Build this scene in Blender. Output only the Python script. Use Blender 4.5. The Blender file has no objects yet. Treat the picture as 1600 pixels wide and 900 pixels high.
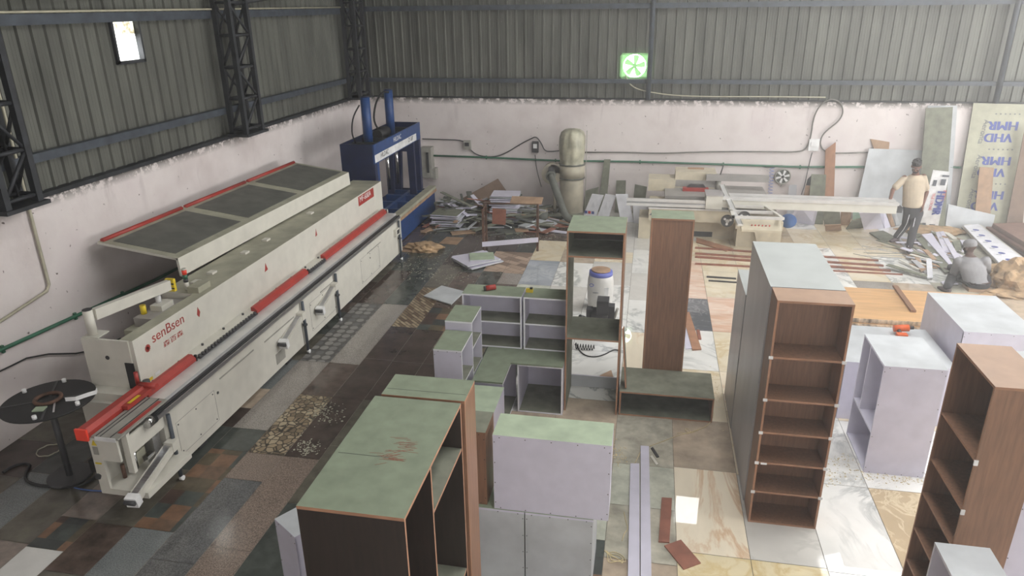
import bpy, bmesh, math, random
from mathutils import Vector, Matrix, Euler
R = math.radians
random.seed(7)
S = bpy.context.scene
COL = S.collection

# ------------------------------------------------------------------ camera
YAW, PITCH, ROLL, FOC, CH = -0.19145, 0.376076, -0.012667, 1121.1, 4.3
cy_, sy_ = math.cos(YAW), math.sin(YAW)
FW = Vector((sy_*math.cos(PITCH), cy_*math.cos(PITCH), -math.sin(PITCH)))
r0 = Vector((cy_, -sy_, 0)); u0 = r0.cross(FW)
RT = r0*math.cos(ROLL) + u0*math.sin(ROLL)
UP = -r0*math.sin(ROLL) + u0*math.cos(ROLL)
CAM = Vector((0, 0, CH))
cd = bpy.data.cameras.new('camera'); cam = bpy.data.objects.new('camera', cd); COL.objects.link(cam)
cam.matrix_world = Matrix(((RT.x, UP.x, -FW.x, 0), (RT.y, UP.y, -FW.y, 0), (RT.z, UP.z, -FW.z, CH), (0, 0, 0, 1)))
cd.sensor_width = 36; cd.lens = 36*FOC/1600; cd.clip_start = 0.05; cd.clip_end = 200
S.camera = cam

# ------------------------------------------------------------------ world, lights, exposure
S.view_settings.view_transform = 'Standard'; S.view_settings.look = 'None'
S.view_settings.gamma = 1; S.view_settings.use_curve_mapping = False
S.view_settings.exposure = 0.72
HAZE = 0.019
w = bpy.data.worlds.new('sky'); S.world = w; w.use_nodes = True
bg = w.node_tree.nodes['Background']; bg.inputs[0].default_value = (1.0, .99, .97, 1); bg.inputs[1].default_value = 7.0

def area(name, loc, look, sx, sy, power, col=(1, 1, 1), spread=180):
    l = bpy.data.lights.new(name, 'AREA'); l.shape = 'RECTANGLE'; l.size = sx; l.size_y = sy
    l.energy = power; l.color = col; l.spread = R(spread)
    o = bpy.data.objects.new(name, l); COL.objects.link(o); o.location = loc
    o.rotation_euler = (Vector(look) - Vector(loc)).to_track_quat('-Z', 'Y').to_euler()
    return o
def portal(name, loc, look, sx, sy):      # marks an opening in the shell, so daylight through it is sampled well
    o = area(name, loc, look, sx, sy, 1); o.data.cycles.is_portal = True
portal('roof_strip_daylight', (5.4, 9.5, 8.05), (5.4, 9.5, 0), 2.0, 11)
portal('roof_strip_daylight', (1.3, 5.5, 8.8), (1.3, 5.5, 0), 1.8, 9)  # added roof opening, brightens the floor between the cabinets
portal('shutter_daylight', (10.9, 8.5, 2.4), (0, 8.5, 2.4), 10, 3.4)
portal('rear_daylight', (6.0, -6.35, 5.15), (6.0, 0, 5.15), 9.0, 1.7)  # unseen rear opening, sized and kept right so the left stays darker

# ------------------------------------------------------------------ photo points into the place
def ray(px, py): return RT*(px-800) + UP*(450-py) + FW*FOC
def F(px, py, z=0.0): d = ray(px, py); return CAM + d*((z-CH)/d.z)
def Yp(px, py, y): d = ray(px, py); return CAM + d*(y/d.y)
def Xp(px, py, x): d = ray(px, py); return CAM + d*(x/d.x)

# ------------------------------------------------------------------ materials
def lin(c):
    out = []
    for v in c:
        v = v/255.0
        out.append(v/12.92 if v <= 0.04045 else ((v+0.055)/1.055)**2.4)
    return (out[0], out[1], out[2], 1)
def newmat(name):
    m = bpy.data.materials.new(name); m.use_nodes = True
    nt = m.node_tree; return m, nt, nt.nodes['Principled BSDF']
def coords(nt, scale=1.0, island=False, rot=0):
    tc = nt.nodes.new('ShaderNodeTexCoord'); mp = nt.nodes.new('ShaderNodeMapping')
    mp.inputs['Scale'].default_value = (scale,)*3 if not isinstance(scale, tuple) else scale
    mp.inputs['Rotation'].default_value = (0, 0, rot)
    nt.links.new(tc.outputs['Object'], mp.inputs['Vector'])
    if island:
        g = nt.nodes.new('ShaderNodeNewGeometry'); mu = nt.nodes.new('ShaderNodeMath'); mu.operation = 'MULTIPLY'
        mu.inputs[1].default_value = 40; nt.links.new(g.outputs['Random Per Island'], mu.inputs[0])
        nt.links.new(mu.outputs[0], mp.inputs['Location'])
    return mp.outputs['Vector']
def ramp(nt, src, stops, interp='LINEAR'):
    r = nt.nodes.new('ShaderNodeValToRGB'); r.color_ramp.interpolation = interp
    while len(r.color_ramp.elements) < len(stops): r.color_ramp.elements.new(0.5)
    for e, (p, c) in zip(r.color_ramp.elements, stops): e.position = p; e.color = lin(c) if len(c) == 3 else c
    nt.links.new(src, r.inputs[0]); return r.outputs[0]
def noise(nt, vec, scale, detail=4, rough=.55, dist=0.0):
    n = nt.nodes.new('ShaderNodeTexNoise'); n.inputs['Scale'].default_value = scale; n.inputs['Detail'].default_value = detail
    n.inputs['Roughness'].default_value = rough; n.inputs['Distortion'].default_value = dist
    nt.links.new(vec, n.inputs['Vector']); return n.outputs['Fac']
def mix(nt, fac, a, b, mode='MIX'):
    m = nt.nodes.new('ShaderNodeMix'); m.data_type = 'RGBA'; m.blend_type = mode
    if isinstance(fac, (int, float)): m.inputs[0].default_value = fac
    else: nt.links.new(fac, m.inputs[0])
    for s, v in ((6, a), (7, b)):
        if isinstance(v, tuple): m.inputs[s].default_value = lin(v) if len(v) == 3 else v
        else: nt.links.new(v, m.inputs[s])
    return m.outputs[2]
def plain(name, c, rough=.5, metal=0.0, var=.08, sc=6, spec=.5, stretch=None, bump=0.0):
    m, nt, b = newmat(name); v = coords(nt, stretch or 1.0)
    n = noise(nt, v, sc, 5)
    lo = tuple(max(0, x*(1-var)) for x in c); hi = tuple(min(255, x*(1+var)) for x in c)
    nt.links.new(ramp(nt, n, [(.3, lo), (.7, hi)]), b.inputs['Base Color'])
    b.inputs['Roughness'].default_value = rough; b.inputs['Metallic'].default_value = metal
    b.inputs['Specular IOR Level'].default_value = spec
    if bump:
        bp = nt.nodes.new('ShaderNodeBump'); bp.inputs['Strength'].default_value = bump; bp.inputs['Distance'].default_value = .01
        nt.links.new(n, bp.inputs['Height']); nt.links.new(bp.outputs[0], b.inputs['Normal'])
    return m
M = {}
M['white'] = plain('white_laminate', (206, 203, 218), .38, var=.03)
M['white_dusty'] = plain('dusty_white_laminate', (184, 187, 190), .5, var=.07, sc=3)
M['green'] = plain('green_board', (128, 138, 118), .75, var=.06, sc=9)
M['green_lt'] = plain('pale_green_board', (164, 178, 154), .7, var=.08, sc=5)
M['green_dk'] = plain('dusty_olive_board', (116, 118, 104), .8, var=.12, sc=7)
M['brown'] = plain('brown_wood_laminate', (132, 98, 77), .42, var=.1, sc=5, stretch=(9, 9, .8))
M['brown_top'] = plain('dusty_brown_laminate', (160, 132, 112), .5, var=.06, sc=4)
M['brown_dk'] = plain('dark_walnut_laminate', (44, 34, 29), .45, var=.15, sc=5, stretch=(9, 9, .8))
M['edge'] = plain('raw_brown_edge', (160, 118, 92), .6, var=.08)
M['grey_lam'] = plain('grey_laminate', (172, 172, 176), .35, var=.05, sc=2, stretch=(2, 2, .6))
M['grey_top'] = plain('grey_board_top', (170, 174, 173), .55, var=.04, sc=3)
M['screw'] = plain('dark_screw_head', (70, 66, 66), .4, .6)
M['orange_lam'] = plain('orange_wood_laminate', (200, 158, 112), .4, var=.09, sc=2.2, stretch=(.5, 5, 1))
M['ply_edge'] = plain('wrapped_board_edge', (170, 150, 130), .7, var=.35, sc=22)
M['steel_blue'] = plain('blue_grey_steel', (70, 76, 84), .55, .3, var=.15)
M['steel_dark'] = plain('dark_steel', (48, 50, 54), .6, .3, var=.2)
M['blue'] = plain('blue_machine_paint', (28, 62, 114), .45, var=.1)
M['blue_dk'] = plain('dark_blue_paint', (16, 29, 66), .45, var=.15)
M['cream'] = plain('cream_machine_paint', (205, 202, 192), .42, var=.03)
M['cream_dusty'] = plain('dusty_cream_paint', (160, 158, 140), .65, var=.1, sc=4)
M['mesh_grey'] = plain('dark_grey_panel', (98, 98, 92), .7, var=.12, sc=4)
M['red'] = plain('red_machine_paint', (158, 52, 44), .45, var=.08)
M['red_bright'] = plain('bright_red_plastic', (235, 70, 50), .4, var=.03)
M['alu'] = plain('brushed_aluminium', (190, 190, 192), .28, .85, var=.05, sc=3, stretch=(1, 20, 20))
M['alu_white'] = plain('pale_anodised_aluminium', (215, 214, 212), .3, .35, var=.04)
M['black'] = plain('black_rubber', (26, 26, 28), .6, var=.2)
M['chrome'] = plain('chrome', (190, 190, 190), .15, 1.0)
M['yellow'] = plain('yellow_sticker', (214, 188, 40), .5)
M['label_white'] = plain('white_plate', (222, 222, 222), .5)
M['saw_beige'] = plain('beige_machine_paint', (196, 186, 164), .45, var=.05)
M['saw_grey'] = plain('warm_grey_paint', (150, 146, 142), .5, var=.06)
M['bag'] = plain('plastic_dust_bag', (160, 157, 138), .4, var=.16, sc=5, bump=.6)
M['drum_beige'] = plain('dusty_sheet_metal', (164, 157, 140), .55, var=.12, sc=3)
M['duct'] = plain('dusty_duct_hose', (92, 94, 88), .8, var=.15)
M['green_pipe'] = plain('green_pvc_pipe', (56, 104, 82), .45, var=.1)
M['grey_pipe'] = plain('grey_cable_cover', (112, 110, 104), .6, var=.1)
M['white_pipe'] = plain('white_pvc_conduit', (170, 165, 145), .5, var=.08)
M['box_grey'] = plain('grey_electrical_box', (150, 148, 140), .5)
M['box_dark'] = plain('dark_electrical_box', (58, 58, 60), .5)
M['particle'] = plain('brown_particle_board', (124, 104, 90), .75)
M['brown_sheets'] = plain('matt_brown_sheet', (126, 98, 86), .6, var=.08)
M['cardboard'] = plain('brown_cardboard', (160, 132, 108), .85, var=.12, sc=5)
M['kraft'] = plain('crumpled_kraft_paper', (160, 134, 104), .85, var=.22, sc=7, bump=1.0)
M['paper'] = plain('white_printed_film', (222, 222, 228), .45, var=.05)
M['rust'] = plain('rusty_steel', (96, 72, 60), .7, .4, var=.25, sc=12)
M['maroon'] = plain('red_brown_strip', (140, 92, 76), .5, var=.12)
M['barrel'] = plain('white_plastic_barrel', (202, 200, 196), .42, var=.06)
M['lid_blue'] = plain('blue_plastic_lid', (96, 104, 172), .4)
M['rope'] = plain('pale_twine', (206, 190, 150), .8)
M['orange_tool'] = plain('orange_tool_plastic', (216, 96, 40), .45)
M['skin'] = plain('brown_skin', (112, 76, 62), .55, var=.06)
M['skin_dk'] = plain('dark_skin', (78, 54, 46), .55, var=.06)
M['hair'] = plain('black_hair', (22, 20, 20), .7, var=.3, sc=60)
M['shirt_tan'] = plain('tan_tshirt', (182, 167, 146), .85, var=.06, bump=.3)
M['shirt_grey'] = plain('grey_tshirt', (132, 131, 134), .85, var=.08, bump=.3)
M['trouser'] = plain('black_trousers', (46, 44, 48), .8, var=.12)
M['stripe'] = plain('white_side_stripe', (210, 210, 214), .7)
M['shoe'] = plain('grey_shoe', (82, 70, 72), .7)
M['eye'] = plain('dark_eye', (20, 16, 14), .3)
M['ink_blue'] = plain('blue_printing', (72, 84, 150), .6)
M['ink_red'] = plain('red_printing', (196, 60, 56), .6)
M['ink_grey'] = plain('grey_printing', (96, 100, 108), .6)
M['fan_green'] = plain('translucent_green_fan_plastic', (150, 205, 140), .5)
b_ = M['fan_green'].node_tree.nodes['Principled BSDF']; b_.inputs['Transmission Weight'].default_value = .35
M['clear_dirty'] = plain('mint_board', (176, 206, 192), .6)

# worn white gloss on the main tops and grime on plaster
def plaster():
    m, nt, b = newmat('grimy_white_plaster')
    v = coords(nt)
    base = ramp(nt, noise(nt, v, 1.1, 6, .6), [(.3, (200, 190, 188)), (.55, (216, 208, 206)), (.75, (208, 197, 197))])
    st = ramp(nt, noise(nt, coords(nt, (3.0, 3.0, .5)), 1.5, 6, .7), [(.56, (0, 0, 0)), (.8, (200, 200, 200))])
    tc = nt.nodes.new('ShaderNodeTexCoord'); sx = nt.nodes.new('ShaderNodeSeparateXYZ'); nt.links.new(tc.outputs['Object'], sx.inputs[0])
    mr = nt.nodes.new('ShaderNodeMapRange'); mr.inputs[1].default_value = 1.7; mr.inputs[2].default_value = 2.42
    nt.links.new(sx.outputs['Z'], mr.inputs[0])
    mm = nt.nodes.new('ShaderNodeMath'); mm.operation = 'MULTIPLY'; nt.links.new(mr.outputs[0], mm.inputs[0]); nt.links.new(st, mm.inputs[1])
    c1 = mix(nt, mm.outputs[0], base, (128, 112, 116))
    sp = ramp(nt, noise(nt, v, 14, 2, .5), [(.73, (0, 0, 0)), (.77, (255, 255, 255))])
    c2 = mix(nt, sp, c1, (110, 98, 96))
    # peeling edge right under the sheeting
    mr2 = nt.nodes.new('ShaderNodeMapRange'); mr2.inputs[1].default_value = 2.26; mr2.inputs[2].default_value = 2.40
    nt.links.new(sx.outputs['Z'], mr2.inputs[0])
    ad = nt.nodes.new('ShaderNodeMath'); ad.operation = 'MULTIPLY'
    nt.links.new(mr2.outputs[0], ad.inputs[0]); nt.links.new(ramp(nt, noise(nt, v, 9, 5, .7), [(.42, (0, 0, 0)), (.5, (255, 255, 255))]), ad.inputs[1])
    c3 = mix(nt, ad.outputs[0], c2, (78, 74, 68))
    nt.links.new(c3, b.inputs['Base Color']); b.inputs['Roughness'].default_value = .85
    bp = nt.nodes.new('ShaderNodeBump'); bp.inputs['Strength'].default_value = .25; bp.inputs['Distance'].default_value = .01
    nt.links.new(noise(nt, v, 18, 5), bp.inputs['Height']); nt.links.new(bp.outputs[0], b.inputs['Normal'])
    return m
M['plaster'] = plaster()
M['sheet'] = plain('dusty_galvanised_sheet', (98, 99, 93), .55, .4, var=.14, sc=1.3, stretch=(2, 2, .5))

# ---- floor tile materials
def tile_plain(name, c, var=.1, sc=5, rough=.42, fine=0.0):
    m, nt, b = newmat(name); v = coords(nt, 1.0, True)
    lo = tuple(x*(1-var) for x in c); hi = tuple(min(255, x*(1+var)) for x in c)
    col = ramp(nt, noise(nt, v, sc, 6, .6), [(.3, lo), (.7, hi)])
    if fine:
        col = mix(nt, fine, col, ramp(nt, noise(nt, v, 90, 2, .5), [(.35, tuple(x*.55 for x in c)), (.65, tuple(min(255, x*1.4) for x in c))]))
    dust = ramp(nt, noise(nt, coords(nt), 1.7, 6, .65), [(.5, (0, 0, 0)), (.8, (70, 70, 70))])
    col = mix(nt, dust, col, (186, 180, 168))
    nt.links.new(col, b.inputs['Base Color'])
    nt.links.new(ramp(nt, noise(nt, v, 2.5, 4), [(.3, (rough*200,)*3), (.7, (rough*300,)*3)]), b.inputs['Roughness'])
    return m
def tile_marble(name, c, vein, width=.04, sc=1.3, rough=.1, stretch=(1, 1, 1), dust=90):
    m, nt, b = newmat(name); v = coords(nt, stretch, True)
    n = noise(nt, v, sc, 8, .6, 1.3)
    vn = ramp(nt, n, [(.5-width*1.6, (0, 0, 0)), (.5, (205, 205, 205)), (.5+width, (0, 0, 0))])
    msk = ramp(nt, noise(nt, v, sc*.9, 3), [(.36, (0, 0, 0)), (.56, (255, 255, 255))])
    mu = nt.nodes.new('ShaderNodeMath'); mu.operation = 'MULTIPLY'; nt.links.new(vn, mu.inputs[0]); nt.links.new(msk, mu.inputs[1])
    base = ramp(nt, noise(nt, v, 1.8, 5), [(.3, tuple(x*.95 for x in c)), (.7, tuple(min(255, x*1.04) for x in c))])
    col = mix(nt, mu.outputs[0], base, vein)
    d = ramp(nt, noise(nt, coords(nt), 2.1, 8, .7), [(.56, (0, 0, 0)), (.72, (dust, dust, dust))])
    col = mix(nt, d, col, (168, 150, 124))
    nt.links.new(col, b.inputs['Base Color'])
    nt.links.new(ramp(nt, noise(nt, coords(nt), 2.1, 6), [(.3, (rough*180,)*3), (.75, (rough*600,)*3)]), b.inputs['Roughness'])
    return m
TM = {}
TM['grout'] = plain('floor_grout', (120, 112, 102), .8, var=.2, sc=20)
TM['dkbrown'] = tile_plain('dark_brown_tile', (74, 64, 59), .2, 4)
TM['dkbrown2'] = tile_plain('umber_tile', (84, 72, 65), .25, 6)
TM['slate'] = tile_plain('dark_slate_tile', (70, 74, 70), .2, 6)
TM['olive'] = tile_plain('olive_grey_tile', (94, 90, 80), .18, 5)
TM['greygran'] = tile_plain('speckled_grey_tile', (92, 92, 92), .12, 5, fine=.45)
TM['bluegrey'] = tile_plain('blue_grey_tile', (112, 116, 116), .08, 5, fine=.3)
TM['tangran'] = tile_plain('speckled_tan_tile', (124, 110, 100), .08, 5, fine=.5)
TM['ltgrey'] = tile_plain('light_grey_granite_tile', (140, 134, 128), .05, 5, fine=.35)
TM['white_t'] = tile_plain('white_tile', (205, 204, 200), .04, 3)
TM['pinkgrey'] = tile_plain('pink_grey_tile', (132, 120, 112), .12, 8)
TM['greengrey'] = tile_plain('greenish_stone_tile', (188, 190, 176), .12, 5, .2)
TM['stonebrown'] = tile_plain('brownish_stone_tile', (176, 160, 142), .13, 4, .2)
TM['paver'] = tile_plain('grey_stone_tile', (172, 168, 154), .14, 6, .25)
TM['tan'] = tile_marble('tan_marble_tile', (188, 168, 138), (226, 212, 182), .03, 2.5, .16)
TM['beige'] = tile_marble('beige_onyx_tile', (236, 224, 202), (196, 146, 98), .035, 1.1, .06, (2.0, .5, 1))
TM['cream_t'] = tile_marble('cream_tile', (222, 210, 186), (196, 170, 120), .05, 1.6, .12)
TM['yellow_t'] = tile_marble('yellow_cream_tile', (224, 210, 176), (200, 172, 110), .06, 2, .12)
TM['marble'] = tile_marble('white_marble_tile', (228, 227, 223), (104, 112, 114), .03, .9, .09)
TM['whitegrey'] = tile_marble('pale_grey_marble_tile', (206, 203, 197), (188, 186, 180), .04, 2, .14)
TM['bluemarble'] = tile_marble('blue_grey_marble_tile', (158, 164, 172), (190, 194, 196), .06, 2.5, .14)
TM['charcoal'] = tile_marble('charcoal_marble_tile', (98, 100, 104), (160, 160, 160), .02, 2.5, .12)
TM['coral'] = tile_marble('coral_veined_tile', (214, 176, 152), (232, 222, 208), .12, 1.5, .12, (1, 5, 1))
def tile_circles():
    m, nt, b = newmat('round_stone_pattern_tile'); vo = nt.nodes.new('ShaderNodeTexVoronoi'); vo.inputs['Scale'].default_value = 7.4
    vo.inputs['Randomness'].default_value = .18; nt.links.new(coords(nt), vo.inputs['Vector'])
    c = ramp(nt, vo.outputs['Distance'], [(.40, (255, 255, 255)), (.46, (0, 0, 0))])
    pick = ramp(nt, vo.outputs['Color'], [(.35, (96, 96, 96)), (.55, (134, 132, 128))])
    nt.links.new(mix(nt, c, (78, 76, 74), pick), b.inputs['Base Color']); b.inputs['Roughness'].default_value = .45; return m
TM['circles'] = tile_circles()
def tile_pebble():
    m, nt, b = newmat('pebble_pattern_tile'); v = coords(nt)
    vo = nt.nodes.new('ShaderNodeTexVoronoi'); vo.inputs['Scale'].default_value = 15; nt.links.new(v, vo.inputs['Vector'])
    ve = nt.nodes.new('ShaderNodeTexVoronoi'); ve.feature = 'DISTANCE_TO_EDGE'; ve.inputs['Scale'].default_value = 15; nt.links.new(v, ve.inputs['Vector'])
    e = ramp(nt, ve.outputs['Distance'], [(.03, (0, 0, 0)), (.12, (255, 255, 255))])
    pick = ramp(nt, vo.outputs['Color'], [(.2, (112, 98, 78)), (.5, (150, 132, 106)), (.8, (176, 162, 136))])
    nt.links.new(mix(nt, e, (54, 48, 42), pick), b.inputs['Base Color']); b.inputs['Roughness'].default_value = .4; return m
TM['pebble'] = tile_pebble()
def tile_brick(name, rot, w, h, c1, c2, mortar, off=.5):
    m, nt, b = newmat(name); br = nt.nodes.new('ShaderNodeTexBrick'); nt.links.new(coords(nt, 1.0, False, rot), br.inputs['Vector'])
    br.inputs['Scale'].default_value = 1; br.inputs['Brick Width'].default_value = w; br.inputs['Row Height'].default_value = h
    br.inputs['Mortar Size'].default_value = .006; br.offset = off
    br.inputs['Color1'].default_value = lin(c1); br.inputs['Color2'].default_value = lin(c2); br.inputs['Mortar'].default_value = lin(mortar)
    nt.links.new(br.outputs['Color'], b.inputs['Base Color']); b.inputs['Roughness'].default_value = .45; return m
TM['zigzag'] = tile_brick('herringbone_tile', R(45), .17, .05, (168, 152, 126), (92, 70, 52), (52, 42, 34), .3)
TM['weave'] = tile_brick('basket_weave_tile', R(30), .3, .14, (188, 164, 144), (118, 98, 84), (112, 96, 84), .35)
def tile_slate_multi():
    m, nt, b = newmat('multicolour_slate_tile'); ch = nt.nodes.new('ShaderNodeTexVoronoi'); ch.distance = 'CHEBYCHEV'
    ch.inputs['Scale'].default_value = 4.9; ch.inputs['Randomness'].default_value = 0; v = coords(nt); nt.links.new(v, ch.inputs['Vector'])
    c = ramp(nt, ch.outputs['Color'], [(0, (66, 70, 68)), (.3, (78, 84, 80)), (.42, (132, 102, 80)), (.6, (98, 88, 70)), (.75, (80, 64, 56)), (.9, (120, 96, 78))], 'CONSTANT')
    c = mix(nt, .5, c, ramp(nt, noise(nt, v, 9, 5), [(.3, (60, 60, 60)), (.7, (200, 200, 200))]), 'OVERLAY')
    nt.links.new(c, b.inputs['Base Color']); b.inputs['Roughness'].default_value = .4; return m
TM['slatemulti'] = tile_slate_multi()

# ------------------------------------------------------------------ mesh building
class MB:
    def __init__(s): s.bm = bmesh.new(); s.mats = []
    def mi(s, m):
        m = M[m] if isinstance(m, str) else m
        if m not in s.mats: s.mats.append(m)
        return s.mats.index(m)
    def _tag(s, verts, m, mat=None):
        if mat is not None: bmesh.ops.transform(s.bm, matrix=mat, verts=verts)
        i = s.mi(m)
        for f in {f for v in verts for f in v.link_faces}: f.material_index = i
        return verts
    def box(s, x0, x1, y0, y1, z0, z1, m, mat=None):
        r = bmesh.ops.create_cube(s.bm, size=1)['verts']
        bmesh.ops.transform(s.bm, matrix=Matrix.Translation(((x0+x1)/2, (y0+y1)/2, (z0+z1)/2)) @ Matrix.Diagonal((abs(x1-x0), abs(y1-y0), abs(z1-z0), 1)), verts=r)
        return s._tag(r, m, mat)
    def board(s, x0, x1, y0, y1, z0, z1, axis, fa, fb, edge):
        """box whose faces across `axis` carry fa (plus side) and fb (minus side), the rest the edge material"""
        r = s.box(x0, x1, y0, y1, z0, z1, edge); ia, ib = s.mi(fa), s.mi(fb)
        for f in {f for v in r for f in v.link_faces}:
            n = f.normal if f.normal.length > .5 else None
            f.normal_update(); n = f.normal[axis]
            if n > .5: f.material_index = ia
            elif n < -.5: f.material_index = ib
        return r
    def cyl(s, a, b, r, m, r2=None, seg=14, caps=True):
        a, b = Vector(a), Vector(b); d = b-a
        v = bmesh.ops.create_cone(s.bm, cap_ends=caps, segments=seg, radius1=r, radius2=r if r2 is None else r2, depth=d.length)['verts']
        q = d.to_track_quat('Z', 'Y').to_matrix().to_4x4()
        s._tag(v, m, Matrix.Translation((a+b)/2) @ q)
        for f in {f for x in v for f in x.link_faces}: f.smooth = len(f.verts) == 4
        return v
    def ball(s, c, rx, ry, rz, m, mat=None, seg=16):
        v = bmesh.ops.create_uvsphere(s.bm, u_segments=seg, v_segments=max(6, seg//2+2), radius=1)['verts']
        bmesh.ops.transform(s.bm, matrix=Matrix.Translation(c) @ Matrix.Diagonal((rx, ry, rz, 1)), verts=v)
        s._tag(v, m, mat)
        for f in {f for x in v for f in x.link_faces}: f.smooth = True
        return v
    def tube(s, pts, r, m, seg=8, closed=False, smoothpts=0):
        pts = [Vector(p) for p in pts]
        for _ in range(smoothpts):
            q = []
            n = len(pts)
            for i in range(n if closed else n-1):
                a, b = pts[i], pts[(i+1) % n]; q += [a*.75+b*.25, a*.25+b*.75]
            if not closed: q = [pts[0]]+q[1:-1]+[pts[-1]]
            pts = q
        n = len(pts); rings = []; ref = None
        for i, p in enumerate(pts):
            if closed: t = pts[(i+1) % n]-pts[i-1]
            else: t = pts[min(i+1, n-1)]-pts[max(i-1, 0)]
            t = t.normalized() if t.length > 1e-9 else Vector((0, 0, 1))
            if ref is None: ref = Vector((0, 0, 1)) if abs(t.z) < .9 else Vector((1, 0, 0))
            u = ref - t*ref.dot(t)
            u = u.normalized() if u.length > 1e-6 else t.orthogonal().normalized()
            v = t.cross(u); ref = u
            rr = r(i/(n-1)) if callable(r) else r
            rings.append([s.bm.verts.new(p + (u*math.cos(k*2*math.pi/seg)+v*math.sin(k*2*math.pi/seg))*rr) for k in range(seg)])
        ix = s.mi(m)
        rg = range(n if closed else n-1)
        for i in rg:
            A, B = rings[i], rings[(i+1) % n]
            for k in range(seg):
                f = s.bm.faces.new((A[k], A[(k+1) % seg], B[(k+1) % seg], B[k])); f.smooth = True; f.material_index = ix
        if not closed:
            for g, rv in ((rings[0], True), (rings[-1], False)):
                f = s.bm.faces.new(g[::-1] if rv else g); f.material_index = ix
    def prism(s, poly, lo, hi, axis, m, mat=None):
        """extrude a 2D polygon along axis from lo to hi"""
        def P(p, t): return {0: (t, p[0], p[1]), 1: (p[0], t, p[1]), 2: (p[0], p[1], t)}[axis]
        A = [s.bm.verts.new(P(p, lo)) for p in poly]; B = [s.bm.verts.new(P(p, hi)) for p in poly]
        n = len(poly); fs = [s.bm.faces.new(A), s.bm.faces.new(B[::-1])]
        for i in range(n): fs.append(s.bm.faces.new((A[i], B[i], B[(i+1) % n], A[(i+1) % n])))
        i = s.mi(m)
        for f in fs: f.material_index = i
        bmesh.ops.recalc_face_normals(s.bm, faces=fs)
        if mat is not None: bmesh.ops.transform(s.bm, matrix=mat, verts=A+B)
        return A+B
    def lathe(s, prof, c, m, seg=28, mat=None):
        vs = []; rings = []
        for r, z in prof:
            rg = [s.bm.verts.new((c[0]+max(r, .0005)*math.cos(k*2*math.pi/seg), c[1]+max(r, .0005)*math.sin(k*2*math.pi/seg), c[2]+z)) for k in range(seg)]
            rings.append(rg); vs += rg
        i0 = s.mi(m)
        for i in range(len(rings)-1):
            for k in range(seg):
                f = s.bm.faces.new((rings[i][k], rings[i][(k+1) % seg], rings[i+1][(k+1) % seg], rings[i+1][k])); f.smooth = True; f.material_index = i0
        if mat is not None: bmesh.ops.transform(s.bm, matrix=mat, verts=vs)
        return vs
    def build(s, name, parent=None, label=None, loc=None):
        me = bpy.data.meshes.new(name); s.bm.to_mesh(me); s.bm.free()
        for m in s.mats: me.materials.append(m)
        o = bpy.data.objects.new(name, me); COL.objects.link(o)
        if parent is not None:
            o.parent = parent; o.matrix_parent_inverse = Matrix.Translation(-parent.location)
        if label: o['label'] = label
        return o
def tag(o, label=None, cat=None, group=None, kind=None):
    if label: o['label'] = label
    if cat: o['category'] = cat
    if group: o['group'] = group
    if kind: o['kind'] = kind
    return o
def thing(name, label, cat, loc=(0, 0, 0), group=None):
    o = bpy.data.objects.new(name, None); COL.objects.link(o); o.location = loc; o.empty_display_size = .1
    return tag(o, label, cat, group)
def recentre(o):
    """put the origin of a one-mesh thing at its base"""
    me = o.data; xs = [v.co for v in me.vertices]
    c = Vector((sum(v.x for v in xs)/len(xs), sum(v.y for v in xs)/len(xs), min(v.z for v in xs)))
    me.transform(Matrix.Translation(-c)); o.location = c; return o
def single(mb, name, label, cat, group=None):
    return tag(recentre(mb.build(name)), label, cat, group)

# ================================================================== THE ROOM
WX, WY, WT = -6.52, 15.75, 2.39          # inner faces of left and back wall, top of the plastered wall
EX = 11.0
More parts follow.
